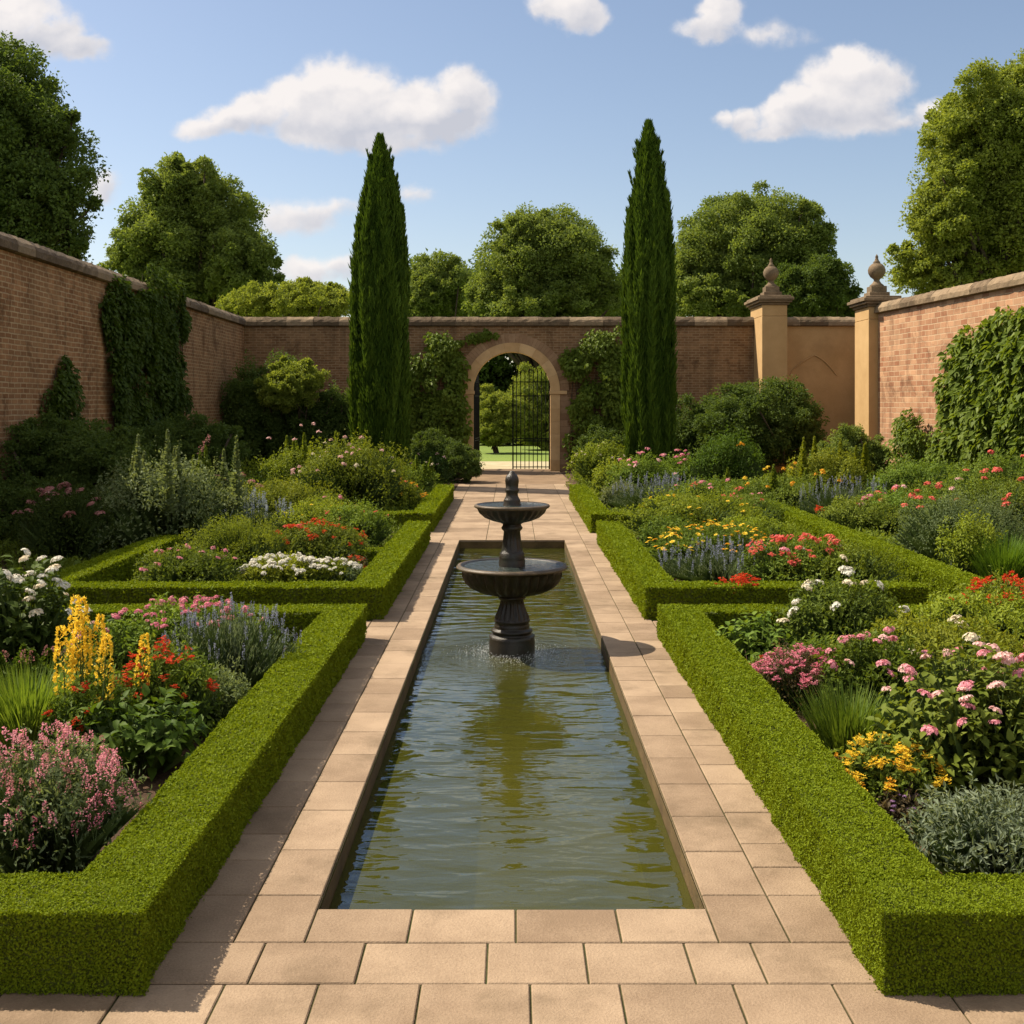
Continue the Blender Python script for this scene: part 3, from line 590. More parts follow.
def cypress(px, d, base_r, H, seed, label, tips):
    r = np.random.default_rng(seed); x = (px-512)/F*d
    o = root('cypress_tree', (x, d, 0), label, 'tree', 'slim cypresses before the back wall')
    mb = MB(); mb.tube([(0, 0, -.1), (0, 0, H*.5)], [.16, .07], 8); mb.build('trunk', wood, o)
    mb = MB(); n = 62000
    def prof(s): return np.where(s < .06, .86+s*1.5, np.where(s < .45, .95+.05*np.sin((s-.06)*8), np.maximum(0, (1-(np.maximum(s-.45, 0)/.55)**2.5))*.98))
    s = r.random(n)**1.15; th = r.random(n)*2*PI; z = s*H
    k_ = np.arange(34); ka = r.random(34)*2*PI; kt = r.normal(size=34)*.10; kw = r.uniform(.10, .22, 34); kz = r.uniform(-.2, .85, 34); kl = r.uniform(.3, .8, 34)
    fl = np.zeros(n)                                  # upright ropes of foliage that wander a little as they climb
    for a0, tw_, w_, z0_, l_ in zip(ka, kt, kw, kz, kl):
        da = np.abs((th-a0-tw_*z/H*9+PI) % (2*PI)-PI); q = (s-z0_)/l_
        env = np.clip(q*6, 0, 1)*np.clip((1-q)*5, 0, 1)
        fl = np.maximum(fl, np.exp(-(da/w_)**2)*env)
    rad = base_r*prof(s)*(.76+.30*fl)*(1-.24*r.random(n)**2)*(1+.10*(r.random(n) > .985))
    P = np.stack([rad*np.cos(th), rad*np.sin(th), z+.15], 1); O = np.stack([np.cos(th), np.sin(th), 0*th], 1)
    D = unit(O*.24+np.array([0, 0, 1.0])+rdir(r, n)*.42); U = unit(O+rdir(r, n)*.55)
    L_ = r.uniform(.11, .30, n)*(.8+.2*prof(s)); mb.kites(P, D, U, L_, L_*.22, np.clip(.15+.55*fl+r.normal(size=n)*.22, 0, 1))
    for _ in range(170):                              # loose sprays that break the outline
        a0 = r.random()*2*PI; s0 = r.random()**.8*.93; k = 46; rr0 = base_r*float(prof(np.array([s0]))[0])*r.uniform(.80, .98); q = r.random(k); l_ = r.uniform(.3, .75)*(1-.5*s0)
        rr = rr0+.02+.10*q*r.uniform(.3, 1.1); aa = a0+r.normal(size=k)*.10*(1-q)
        P = np.stack([rr*np.cos(aa), rr*np.sin(aa), .15+s0*H+q*l_], 1); D = unit(np.array([math.cos(a0)*.3, math.sin(a0)*.3, 1.0])+rdir(r, k)*.35)
        mb.kites(P, D, unit(np.array([math.cos(a0), math.sin(a0), 0])+rdir(r, k)*.5), .16, .04, np.clip(.55+r.normal(size=k)*.25, 0, 1))
    for (tth, tz, tr, tl) in tips:                    # side shoots standing free of the outline
        k = 700; q = r.random(k); a = r.random(k)*2*PI; rr = tr*(1-q)**.7*r.uniform(.4, 1, k)
        bx, by_ = base_r*.80*math.cos(tth), base_r*.80*math.sin(tth)
        P = np.stack([bx+rr*np.cos(a), by_+rr*np.sin(a), tz+q*tl], 1); D = unit(np.array([0, 0, 1.0])+rdir(r, k)*.3)
        mb.kites(P, D, rdir(r, k), .22, .05, r.random(k))
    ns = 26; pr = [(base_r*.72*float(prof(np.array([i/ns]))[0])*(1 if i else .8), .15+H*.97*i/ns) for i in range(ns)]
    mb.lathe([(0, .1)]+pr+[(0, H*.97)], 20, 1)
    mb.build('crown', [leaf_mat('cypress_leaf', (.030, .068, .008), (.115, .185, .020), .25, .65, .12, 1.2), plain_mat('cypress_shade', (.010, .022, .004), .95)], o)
cypress(380, 29.5, .70, 8.72, 3, 'dark cypress with a forked second tip, standing nearer the corner shrub', [(0, 4.9, .20, 2.2), (-.4, 4.2, .2, 1.2), (2.9, 5.6, .14, 1.2)])
cypress(648.5, 29.0, .62, 8.95, 5, 'dark cypress with one sharp tip, standing nearer the urn pillars', [(3.0, 4.6, .14, 1.1), (.2, 6.4, .1, .9)])

def lobes(r, n, rad, flat=.0, squash=1.0):
    """centres and sizes of leafy shoots over an uneven ellipsoid"""
    i = np.arange(n)+.5; ph = np.arccos(1-2*i/n); th = PI*(1+5**.5)*i
    d = np.stack([np.cos(th)*np.sin(ph), np.sin(th)*np.sin(ph), np.cos(ph)], 1)+r.normal(size=(n, 3))*.16
    d = unit(d); s = r.uniform(.60, 1.12, n); s[r.random(n) < .30] *= .6
    return d*s[:, None]*np.array(rad), r.uniform(.10, .25, n)*min(rad)
def crown_leaves(mb, r, C, Q, per, leaf, mat=0, drop=.15, up=.35, aspect=.6, tintf=None):
    for c, q in zip(C, Q):
        n = int(per*r.uniform(.7, 1.3)); d = rdir(r, n); d[:, 2] = np.where((d[:, 2] < -.3) & (r.random(n) < .45), -d[:, 2]*.6, d[:, 2])
        P = c+d*q*(r.uniform(.15, 1.0, n)**.5*(1+.35*r.random(n)**4))[:, None]*np.array([1.12, 1.12, 1.02])
        D = unit(d*.7+rdir(r, n)*.8-np.array([0, 0, drop])); U = unit(d*.6+np.array([0, 0, up])+rdir(r, n)*.7)
        L_ = leaf*r.uniform(.6, 1.3, n); mb.kites(P, D, U, L_, L_*aspect, np.clip(r.random()*.4+r.random(n)*.6, 0, 1), mat)
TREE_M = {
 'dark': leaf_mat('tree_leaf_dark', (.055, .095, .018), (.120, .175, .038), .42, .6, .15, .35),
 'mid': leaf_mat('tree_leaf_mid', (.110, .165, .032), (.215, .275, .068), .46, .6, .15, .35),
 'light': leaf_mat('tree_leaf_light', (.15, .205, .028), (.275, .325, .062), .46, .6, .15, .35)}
def tree(name, px, d, parts, label, pal, seed, nl=60, per=520, leaf=.24, trunk=.28, group='trees beyond the garden walls', drop=.15):
    """parts: crown masses as (px, py, rx px, ry px, depth offset) at distance d"""
    r = np.random.default_rng(seed); X = (px-512)/F*d
    o = root(name, (X, d, -.04), label, 'tree', group)
    mb = MB(); tw = MB(); tops = []
    for (cx, cy, rx, ry, dz) in parts:
        k = (d+dz)/F; c = np.array([(cx-512)*k-X, dz, CH+(HZ-cy)*k+.04]); rad = np.array([rx*k, max(rx*k*.9, ry*k*.7), ry*k])
        n = max(14, int(nl*2.9*(rx*ry)/(parts[0][2]*parts[0][3])))
        C, Q = lobes(r, n, rad); C = C+c; crown_leaves(mb, r, C, Q, per*.62, leaf*.56, 0, drop)
        ms = int(n*per*.50); dd = rdir(r, ms); bump = 1+.10*np.sin(dd[:, 0]*7+seed)+.09*np.sin(dd[:, 2]*9+dd[:, 1]*6)+.06*np.sin(dd[:, 0]*17+dd[:, 2]*15)
        kk = np.sin(dd[:, 0]*11+dd[:, 1]*8+seed*3)+np.sin(dd[:, 2]*13-dd[:, 0]*9+seed)+np.sin(dd[:, 1]*15+dd[:, 2]*7) > -.15
        dd, bump = dd[kk], bump[kk]; ms = len(dd)
        PP = c+dd*rad*(bump*r.uniform(.35, .98, ms)**.6)[:, None]; DD = unit(dd*.4+rdir(r, ms)-np.array([0, 0, drop])); lw = leaf*.54*r.uniform(.6, 1.3, ms)
        mb.kites(PP, DD, unit(dd*.5+np.array([0, 0, .4])+rdir(r, ms)*.7), lw, lw*.6, np.clip((bump-.8)*1.6+r.random(ms)*.5, 0, 1))   # loose leaves between the shoots
        pk = r.choice(n, min(n, 9), replace=False)
        for j in pk: tops.append(C[j])
        tops.append(c)
    ft_ = np.array([0, 0, -.1]); fork = np.array([r.normal()*.2, r.normal()*.2, tops[-1][2]*.42])
    tw.tube([ft_, (fork*.5)+r.normal(size=3)*.08*np.array([1, 1, 0]), fork], [trunk*1.35, trunk, trunk*.85], 9)
    for tp in tops:
        md = fork*.45+tp*.55+np.array([0, 0, -.25])+r.normal(size=3)*.25
        tw.tube([fork*.97, md, tp], [trunk*.5, trunk*.26, .03], 6)
    tw.build('trunk', wood, o); mb.build('crown', TREE_M[pal] if isinstance(pal, str) else pal, o)
    return o
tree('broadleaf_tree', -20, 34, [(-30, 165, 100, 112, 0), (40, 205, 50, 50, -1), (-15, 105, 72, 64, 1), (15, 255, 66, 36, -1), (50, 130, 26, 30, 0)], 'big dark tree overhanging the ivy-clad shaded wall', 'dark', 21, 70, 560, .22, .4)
tree('broadleaf_tree', 196, 52, [(190, 232, 62, 56, 0), (183, 190, 40, 32, -1), (243, 264, 36, 36, -2), (142, 258, 34, 38, 0), (200, 290, 70, 30, 0)], 'rounded broad tree behind the corner where the shaded wall ends', 'mid', 22, 70, 520, .25, .35)
tree('broadleaf_tree', 440, 68, [(440, 292, 36, 34, 0), (425, 300, 24, 26, -1)], 'small distant round tree just beyond the forked cypress', 'mid', 23, 50, 420, .28, .25)
tree('broadleaf_tree', 546, 58, [(546, 268, 60, 54, 0), (530, 240, 36, 28, -1), (590, 285, 32, 36, 0), (500, 300, 32, 30, 0), (545, 310, 72, 30, 0)], 'dome-shaped tree rising right behind the arched gateway', 'mid', 24, 70, 520, .25, .35)
tree('broadleaf_tree', 745, 55, [(752, 248, 66, 54, 0), (800, 238, 34, 32, -1), (705, 270, 36, 38, 0), (740, 300, 80, 28, 0)], 'spreading tree behind the wall between cypress and urn pillar', 'mid', 25, 74, 500, .25, .35)
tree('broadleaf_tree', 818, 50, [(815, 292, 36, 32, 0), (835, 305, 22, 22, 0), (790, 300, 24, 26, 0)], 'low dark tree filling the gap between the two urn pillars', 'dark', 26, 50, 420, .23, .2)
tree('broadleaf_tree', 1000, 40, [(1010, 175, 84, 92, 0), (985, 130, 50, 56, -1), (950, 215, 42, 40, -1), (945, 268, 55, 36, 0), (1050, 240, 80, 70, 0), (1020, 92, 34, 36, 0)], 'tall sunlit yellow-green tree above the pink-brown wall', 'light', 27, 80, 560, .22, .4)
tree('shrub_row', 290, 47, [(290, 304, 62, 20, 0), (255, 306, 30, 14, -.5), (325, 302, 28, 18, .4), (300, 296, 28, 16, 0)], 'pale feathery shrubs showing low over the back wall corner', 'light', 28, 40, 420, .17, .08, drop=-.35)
# beyond the gate
tree('weeping_shrub', 545, 54, [(542, 400, 34, 36, 0), (555, 425, 30, 24, -.5), (528, 420, 18, 22, -.6), (545, 434, 32, 12, -.3)], 'pale weeping shrub beyond the closed gate leaf', 'light', 31, 40, 420, .16, .10, 'shrubs on the lawn beyond the gate', drop=1.6)
tree('round_shrub', 497, 50, [(498, 413, 22, 20, 0), (484, 402, 16, 16, .8), (508, 422, 16, 14, -.4), (496, 432, 24, 12, -.2)], 'yellow-green rounded shrub seen through the open half of the gateway', 'light', 32, 40, 380, .15, .08, 'shrubs on the lawn beyond the gate')
tree('dark_shrub', 508, 60, [(490, 432, 34, 14, 0), (540, 432, 34, 14, 0)], 'long dark shrub at the lawn edge beyond the gate', 'dark', 33, 40, 420, .18, .08, 'shrubs on the lawn beyond the gate')
mb = MB(); r = np.random.default_rng(40)
C = np.stack([r.uniform(-7, 9, 260), r.uniform(76, 84, 260), r.uniform(.3, 10.5, 260)], 1); crown_leaves(mb, r, C, r.uniform(1.0, 1.9, 260), 300, .38)
tag(mb.build('woodland', TREE_M['dark'], None), 'dark woodland edge closing the view far beyond the gate', 'woodland', None, 'stuff')

# climbers: leaves in lumps over a region of a wall
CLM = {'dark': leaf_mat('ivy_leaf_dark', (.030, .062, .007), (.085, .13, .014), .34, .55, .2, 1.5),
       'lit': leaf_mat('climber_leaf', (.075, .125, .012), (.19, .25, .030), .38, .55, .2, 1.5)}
def climber(name, origin, rz, blobs, label, pal, seed, leaf=.10, dens=520, group='climbers on the garden walls', ls=1.0):
    """blobs in wall coordinates (along, up, half width, half height, thickness); local -y points away from the wall"""
    r = np.random.default_rng(seed); o = root(name, origin, label, 'climber', group, rz); mb = MB()
    st = MB()
    for (a, z, wa, hz_, th) in blobs:
        nl = max(6, int(wa*hz_*26)); 
        for _ in range(nl):
            q = r.random()**.5; an = r.random()*2*PI; c = np.array([a+wa*q*math.cos(an), -th*r.uniform(.1, .8)*(1-.5*q), max(.12, z+hz_*q*math.sin(an))])
            s = r.uniform(.16, .34)*ls
            n = int(dens*s*r.uniform(.8, 1.2)*(.10/leaf)**1.2); d = rdir(r, n); d[:, 1] = -np.abs(d[:, 1])
            P = c+d*np.array([s*1.1, max(.12, th*.45), s*1.25])*(r.uniform(.3, 1.05, n)**.5)[:, None]
            P[:, 1] = np.minimum(P[:, 1], -.015); P[:, 2] = np.maximum(P[:, 2], .03)
            D = unit(d*.4+rdir(r, n)*.55+np.array([0, -.35, -.75])); U = unit(np.array([0, -1.0, .5])+rdir(r, n)*.55)
            L_ = leaf*r.uniform(.6, 1.3, n); mb.kites(P, D, U, L_, L_*.72, np.clip(r.random()*.4+.6*r.random(n), 0, 1), 0)
        for _ in range(max(2, int(wa*3)) if ls == 1 else 0):
            x = a+r.uniform(-.7, .7)*wa; zt = z+hz_*.7
            st.tube([(x*.9+a*.1, -.03, 0), (x+r.normal()*.08, -.04, zt*.5), (x+r.normal()*.1, -.03, zt)], [.022, .016, .006], 5)
    if st.n: st.build('stem', wood, o)
    mb.build('foliage', CLM[pal], o); return o
def left_wall(d): return (-7.61-.78/39*(d+3), d, 0)
LZ = math.atan2(39, -.78); RZ = math.atan2(-34, 3.0)
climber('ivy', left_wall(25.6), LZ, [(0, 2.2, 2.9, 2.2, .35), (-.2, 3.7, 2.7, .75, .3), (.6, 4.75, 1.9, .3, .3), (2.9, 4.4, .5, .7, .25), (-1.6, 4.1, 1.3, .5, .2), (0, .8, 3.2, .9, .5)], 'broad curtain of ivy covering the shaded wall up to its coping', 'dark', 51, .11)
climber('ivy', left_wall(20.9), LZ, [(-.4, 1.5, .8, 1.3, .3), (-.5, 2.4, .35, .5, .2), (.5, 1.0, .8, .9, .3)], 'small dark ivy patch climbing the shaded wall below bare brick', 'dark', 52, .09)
climber('climbing_shrub', (-2.45, 36, 0), 0, [(0, 2.5, 1.0, 1.6, .8), (-.1, 3.6, .9, .5, .8), (.35, 1.3, .7, 1.2, .8), (-.7, 1.6, .6, 1.5, .7)], 'bushy climber between forked cypress and archway', 'lit', 53, .13)
climber('ivy', (-1.45, 36, 0), 0, [(-.1, 3.95, .30, .12, .06), (.3, 4.18, .3, .08, .06), (-.3, 3.6, .12, .2, .06), (.8, 4.28, .25, .05, .04)], 'thin ivy sprigs creeping over the brickwork above the arch', 'lit', 54, .085, 420, ls=.42)
climber('climbing_shrub', (2.75, 36, 0), 0, [(0, 2.6, 1.1, 1.5, .8), (.25, 3.8, .8, .5, .8), (-.3, 1.4, .7, 1.2, .6), (-.75, 3.45, .35, .25, .25), (.9, 1.8, .7, 1.6, .7)], 'bushy climber covering brick between archway and straight cypress', 'lit', 55, .13)
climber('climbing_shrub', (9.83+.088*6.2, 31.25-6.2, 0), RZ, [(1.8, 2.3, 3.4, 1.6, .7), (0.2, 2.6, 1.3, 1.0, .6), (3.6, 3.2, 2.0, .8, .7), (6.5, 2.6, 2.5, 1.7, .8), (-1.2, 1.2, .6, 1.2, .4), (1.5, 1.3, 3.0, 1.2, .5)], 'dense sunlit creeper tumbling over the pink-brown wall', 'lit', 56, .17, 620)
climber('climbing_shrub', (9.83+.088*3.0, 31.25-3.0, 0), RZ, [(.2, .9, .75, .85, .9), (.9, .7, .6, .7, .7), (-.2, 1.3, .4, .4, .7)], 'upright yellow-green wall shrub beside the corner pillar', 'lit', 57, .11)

# free-standing shrubs against the walls
def shrub(name, px, d, parts, label, pal, seed, leaf=.12, nl=26, per=330, group='shrubs along the walls', drop=.15):
    return tree(name, px, d, parts, label, pal, seed, nl, per, leaf, .05, group, drop)
shrub('wall_shrub', 275, 33.5, [(270, 415, 52, 58, 0), (240, 425, 26, 45, .5), (300, 440, 40, 40, -.5), (255, 450, 46, 36, -.5)], 'large dark rounded shrub filling the shaded wall corner', 'dark', 61, .14, 34, 420)
shrub('wall_shrub', 291, 32.9, [(295, 380, 28, 20, -.3), (285, 392, 30, 18, -.6)], 'sunlit top of the dark corner shrub in paler leaves', 'light', 62, .13, 22, 330)  # lit top of the corner shrub, its sunlight put into a paler leaf colour
shrub('wall_shrub', 755, 33.2, [(755, 425, 56, 42, 0), (735, 440, 50, 40, -.4), (785, 405, 26, 28, .2), (800, 430, 26, 34, 0), (715, 440, 30, 40, .3)], 'wide dark bush before the first urn pillar', 'dark', 63, .14, 34, 420)
shrub('wall_shrub', 330, 33.0, [(335, 425, 30, 38, 0), (325, 450, 34, 26, -.4)], 'dark bush just beside the forked cypress', 'dark', 64, .13, 24, 380)
shrub('wall_shrub', 690, 33.2, [(690, 440, 30, 40, 0), (600, 448, 22, 22, 0), (640, 450, 36, 24, 0)], 'dark low bush round the foot of the straight cypress', 'dark', 65, .12, 24, 360)
shrub('wall_shrub', 60, 19, [(45, 455, 70, 36, 0), (100, 465, 50, 34, -.5), (-15, 450, 60, 40, .5)], 'dark feathery shrub at the foot of the bare shaded brick', 'dark', 66, .10, 40, 420)
shrub('wall_shrub', 150, 24, [(140, 455, 56, 30, 0), (185, 448, 40, 30, .6), (215, 452, 34, 26, 1.2)], 'dark low shrub in front of the ivy curtain', 'dark', 67, .11, 34, 400)
shrub('wall_shrub', 40, 17.6, [(30, 520, 60, 40, 0), (85, 528, 60, 34, -.3), (-30, 510, 60, 50, .3), (130, 520, 34, 30, .5)], 'dark green shrub under pink heads near the shaded wall', 'dark', 68, .085, 40, 420)
shrub('wall_shrub', 855, 29, [(850, 455, 24, 28, 0), (835, 465, 26, 22, -.4), (870, 460, 20, 22, 0)], 'mid-green shrub before the rendered wall', 'mid', 69, .10, 24, 340)
shrub('wall_shrub', 450, 31, [(452, 462, 26, 20, 0), (432, 455, 22, 24, .3), (466, 468, 16, 13, -.3)], 'dark rose bush at the foot of the archway', 'dark', 70, .10, 24, 340)
# =================================================================== bed plants
FOL = {'green': ((.085, .140, .016), (.205, .262, .036)), 'lime': ((.130, .180, .014), (.26, .300, .030)), 'dark': ((.026, .054, .009), (.080, .125, .018)),
       'grey': ((.105, .145, .055), (.23, .275, .13)), 'silver': ((.14, .185, .105), (.30, .35, .235)), 'blue': ((.10, .14, .10), (.225, .265, .19)),
       'brown': ((.07, .06, .025), (.17, .13, .07)), 'deep': ((.050, .100, .010), (.135, .200, .020))}
def FM(k): return leaf_mat('leaf_'+k, *FOL[k], .38, .6, .15, 4.0, None, True)
PET = {'pink': ((.68, .22, .30), (.84, .46, .49)), 'rose': ((.58, .14, .23), (.80, .34, .40)), 'palepink': ((.72, .40, .40), (.85, .66, .60)), 'white': ((.66, .66, .56), (.84, .84, .76)),
       'cream': ((.70, .62, .44), (.82, .78, .62)), 'red': ((.52, .035, .012), (.74, .11, .03)), 'coral': ((.66, .09, .07), (.80, .24, .18)), 'yellow': ((.78, .54, .025), (.88, .70, .08)),
       'orange': ((.74, .34, .015), (.84, .50, .04)), 'lavender': ((.20, .23, .34), (.38, .41, .52)), 'violet': ((.17, .09, .20), (.34, .20, .36)), 'dusky': ((.34, .13, .13), (.55, .28, .24)), 'blueish': ((.20, .25, .31), (.36, .42, .48))}
def PM(k): return petal_mat('petal_'+k, *PET[k])
STEM = leaf_mat('stalk', (.05, .085, .02), (.09, .13, .03), .1, .6, .3)
FLOWER = {}
def flower_mesh(kind, col, seed=0, lod=1.0):
    """one flower head about 1 unit across, its middle at the origin, with its stalk below"""
    key = (kind, col, seed, lod)
    if key in FLOWER: return FLOWER[key]
    r = np.random.default_rng(hash(kind) % 1000 if False else sum(map(ord, kind))*7+seed); mb = MB()
    def cl(n, P, D, L_, w): mb.kites(P, D, rdir(r, n), L_, w, r.random(n), 0, .12, .1)
    if kind in ('ball', 'dome'):                       # many five-petalled florets on a loose, uneven dome
        n = int(30*lod+6); d = rdir(r, n); d[:, 2] = np.abs(d[:, 2])-(.30 if kind == 'ball' else .05); fx = r.uniform(.75, 1.15, 3)
        P = d*np.array([.46*fx[0], .46*fx[1], .40 if kind == 'ball' else .24*fx[2]])*(r.uniform(.55, 1.12, n))[:, None]
        d = unit(d+np.array([0, 0, .35])); b1 = unit(np.cross(d, rdir(r, n))); b2 = np.cross(d, b1); tt = r.random(n)
        for k in range(5):
            a = k*2*PI/5; D = b1*math.cos(a)+b2*math.sin(a)+d*.30; mb.kites(P, D, d, r.uniform(.12, .19, n), .13, np.clip(tt*.7+r.random(n)*.3, 0, 1), 0, .1, .1)
    elif kind == 'spray':
        n = int(12*lod+5); c = np.clip(r.normal(size=(n, 3)), -1.5, 1.5)*np.array([.28, .28, .20])
        for k in range(6):
            a = k*PI/3+r.random(n); D = np.stack([np.cos(a), np.sin(a), r.uniform(.1, .6, n)], 1); cl(n, c, D, .21, .12)
    elif kind == 'spike':
        n = int(54*lod); q = r.random(n); a = r.random(n)*2*PI; rr = .08*(1-q)**.6+.015
        P = np.stack([rr*np.cos(a)*.5, rr*np.sin(a)*.5, q], 1); D = np.stack([np.cos(a), np.sin(a), r.uniform(.1, .9, n)], 1); cl(n, P, D, .075, .05)
    elif kind == 'lupin':
        n = int(150*lod); q = r.random(n); a = r.random(n)*2*PI; rr = .12*(1-q**2.2)+.03
        P = np.stack([rr*np.cos(a), rr*np.sin(a), q], 1); D = np.stack([np.cos(a), np.sin(a), r.uniform(-.3, .8, n)], 1); mb.kites(P, D, rdir(r, n), .085, .075, r.random(n), 0, .2, .3)
    elif kind == 'daisy':
        a = np.arange(9)*2*PI/9; D = np.stack([np.cos(a), np.sin(a), 0*a+.25], 1); mb.kites(np.zeros((9, 3)), D, np.tile([[0, 0, 1.0]], (9, 1)), .5, .30, r.random(9), 0, .05, .1)
        D2 = np.stack([np.cos(a+.3), np.sin(a+.3), 0*a+.9], 1); mb.kites(np.zeros((9, 3)), D2, np.tile([[0, 0, 1.0]], (9, 1)), .28, .2, r.random(9), 0, .05, .1)
    elif kind == 'plume':
        n = int(46*lod); q = r.random(n)**.8; a = r.random(n)*2*PI; rr = .17*(1-q)+.03
        P = np.stack([rr*np.cos(a), rr*np.sin(a), q], 1); D = unit(np.stack([np.cos(a), np.sin(a), 0*a+.5], 1)+rdir(r, n)*.5); cl(n, P, D, .12, .085)
    z0 = 0; mb.tube([(0, 0, -.9 if kind not in ('spike', 'lupin', 'plume') else -.6), (0.02, 0, 0), (0, 0, .7 if kind in ('spike', 'lupin', 'plume') else .05)], [.022, .02, .008], 4, 1)
    FLOWER[key] = mb.mesh({'spike': 'flower_spike', 'lupin': 'flower_spike', 'plume': 'flower_plume'}.get(kind, 'flower_head'), [PM(col), STEM]); return FLOWER[key]
def top(q, H, tall=.25): return H*(np.sqrt(np.maximum(0, 1-.80*q*q)))
def plant(name, label, px, by, w, ty, style='mound', fol='green', fl=(), seed=None, n=None, leaf=None, group=None, cat='plant', dpt=.85, rnd=0):
    """one clump: foot at the ground below row by, w pixels wide there, top at row ty. fl: (kind, colour, count, size m, inner, outer, lift)"""
    x, d = on_ground(px, by); Rr = w/2*d/F*1.12; H = max(.12, CH-(ty-HZ)*d/F)*(1.10 if d > 11 else 1.0)
    if 10.3 < d < 21 and x > 4.35: x = max(x, 4.84+Rr*.93)     # keep clear of the outer hedge
    lim = (1.60+Rr*.84) if d < 11 else (1.67 if d < 26 else 1.50)+Rr*.97
    if by < 872 and abs(x) < lim: x = math.copysign(lim, x)                # keep clear of the path hedge
    r = np.random.default_rng(seed or int(px*7+by)); pxm = d/F
    o = root(name, (x, d, 0), label, cat, group or name.replace('_', ' ')+'s in the beds'); mb = MB(); ms = [FM(fol), STEM]
    A = PI*Rr*Rr+PI*Rr*H*1.2
    def shoots(n, m, L_, Wr, rad, hgt, up=.35, start=.2, out=.8, spread=.85, broad=False, droop=.15):
        az = r.random(n)*2*PI; q = np.sqrt(r.random(n)); Tz = hgt*top(q, 1)*r.uniform(.78, 1.06, n); tr = rad*q*r.uniform(.86, 1.08, n)
        ca, sa = np.cos(az), np.sin(az); T = np.stack([ca*tr, sa*tr*dpt, Tz], 1); B = np.stack([ca*tr*.35, sa*tr*.35*dpt, 0*Tz-.01], 1)
        M = B*.55+T*.45; M[:, 2] = Tz*.66
        t = start+(1-start)*(np.arange(m)[None]+r.random((n, m)))/m; t = t[..., None]
        P = (1-t)**2*B[:, None]+2*t*(1-t)*M[:, None]+t*t*T[:, None]; tg = unit(2*(1-t)*(M-B)[:, None]+2*t*(T-M)[:, None])
        P = P.reshape(-1, 3); tg = tg.reshape(-1, 3); k = len(P); rd = rdir(r, k); rd = unit(rd-tg*(rd*tg).sum(1)[:, None]*.7)
        D = unit(tg*(1-spread*.6)+rd*spread+np.array([0, 0, up])); U = unit(np.array([0, 0, 1.0])+tg*.5+rdir(r, k)*.45)
        ll = L_*r.uniform(.6, 1.25, k)*(1.15-.45*t.reshape(-1)); tint = np.clip(np.repeat(r.random(n), m)*.5+r.random(k)*.5, 0, 1)
        P[:, 2] = np.maximum(P[:, 2], .015)
        (mb.broad if broad else mb.kites)(P, D, U, ll, ll*Wr, tint, 0, .15, droop)
        # the stalks themselves
        w_ = np.array([[.004, 0, 0]]); V = np.stack([B-w_, B+w_, M+w_*.8, T], 1); i = np.arange(n)[:, None]*4
        mb.add(V, np.concatenate([i+np.array([[0, 1, 2]]), i+np.array([[0, 2, 3]])], 1).reshape(-1, 3), .5, 1)
        return T
    lf = leaf or max(.045, 3.0*pxm)
    if style == 'mound':
        k = n or int(np.clip(A*2.2/(lf*lf*.45)/14, 90, 560)); shoots(k, 15, lf, .5, Rr, H)
    elif style == 'fine':
        lf = leaf or max(.034, 2.2*pxm); k = n or int(np.clip(A*1.6/(lf*lf*.28)/18, 90, 600)); shoots(k, 19, lf, .28, Rr, H, .5, .2, .8, .75)
    elif style == 'needle':      # lavender, artemisia: upright narrow leaves
        lf = leaf or max(.05, 3.4*pxm); k = n or int(np.clip(A*1.6/(lf*lf*.17)/14, 120, 700)); shoots(k, 14, lf, .17, Rr, H, .9, .15, .8, .5)
    elif style == 'broad':
        lf = leaf or max(.10, 6*pxm); k = n or int(np.clip(A*1.7/(lf*lf*.4)/7, 40, 260)); shoots(k, 8, lf, .62, Rr, H, .1, .3, .9, .9, True, .3)
    elif style == 'spires':
        lf = leaf or max(.05, 3*pxm); k = n or int(np.clip(A*1.2/(lf*lf*.4)/16, 60, 420)); shoots(k, 16, lf, .42, Rr, H*.72)
        for i in range(max(4, rnd or 6)):
            a = r.random()*2*PI; q = r.random()**.5*.85; h_ = H*r.uniform(.78, 1.0); bx, by_ = Rr*q*math.cos(a), Rr*q*math.sin(a)*dpt; m = 240
            t = r.random(m); P = np.stack([bx+0*t, by_+0*t, H*.35+(h_-H*.35)*t], 1); an = r.random(m)*2*PI; D = np.stack([np.cos(an), np.sin(an), 0*t+.5], 1)
            mb.kites(P, D, rdir(r, m), lf*2.6*(1.15-t), lf*.9, r.random(m)); mb.tube([(bx, by_, 0), (bx, by_, h_)], [.008, .003], 4, 1)
    elif style == 'grass':
        k = n or int(np.clip(A*900, 260, 1400)); a = r.random(k)*2*PI; q = np.sqrt(r.random(k))*.45*Rr; P = np.stack([q*np.cos(a), q*np.sin(a), 0*a], 1)
        D = np.stack([np.cos(a)*.32*q/(.45*Rr), np.sin(a)*.32*q/(.45*Rr), 0*a+1], 1)+rdir(r, k)*.12
        mb.blades(P, D, H*r.uniform(.7, 1.12, k), max(.013, 1.3*pxm), r.uniform(.04, .45, k), r.random(k))
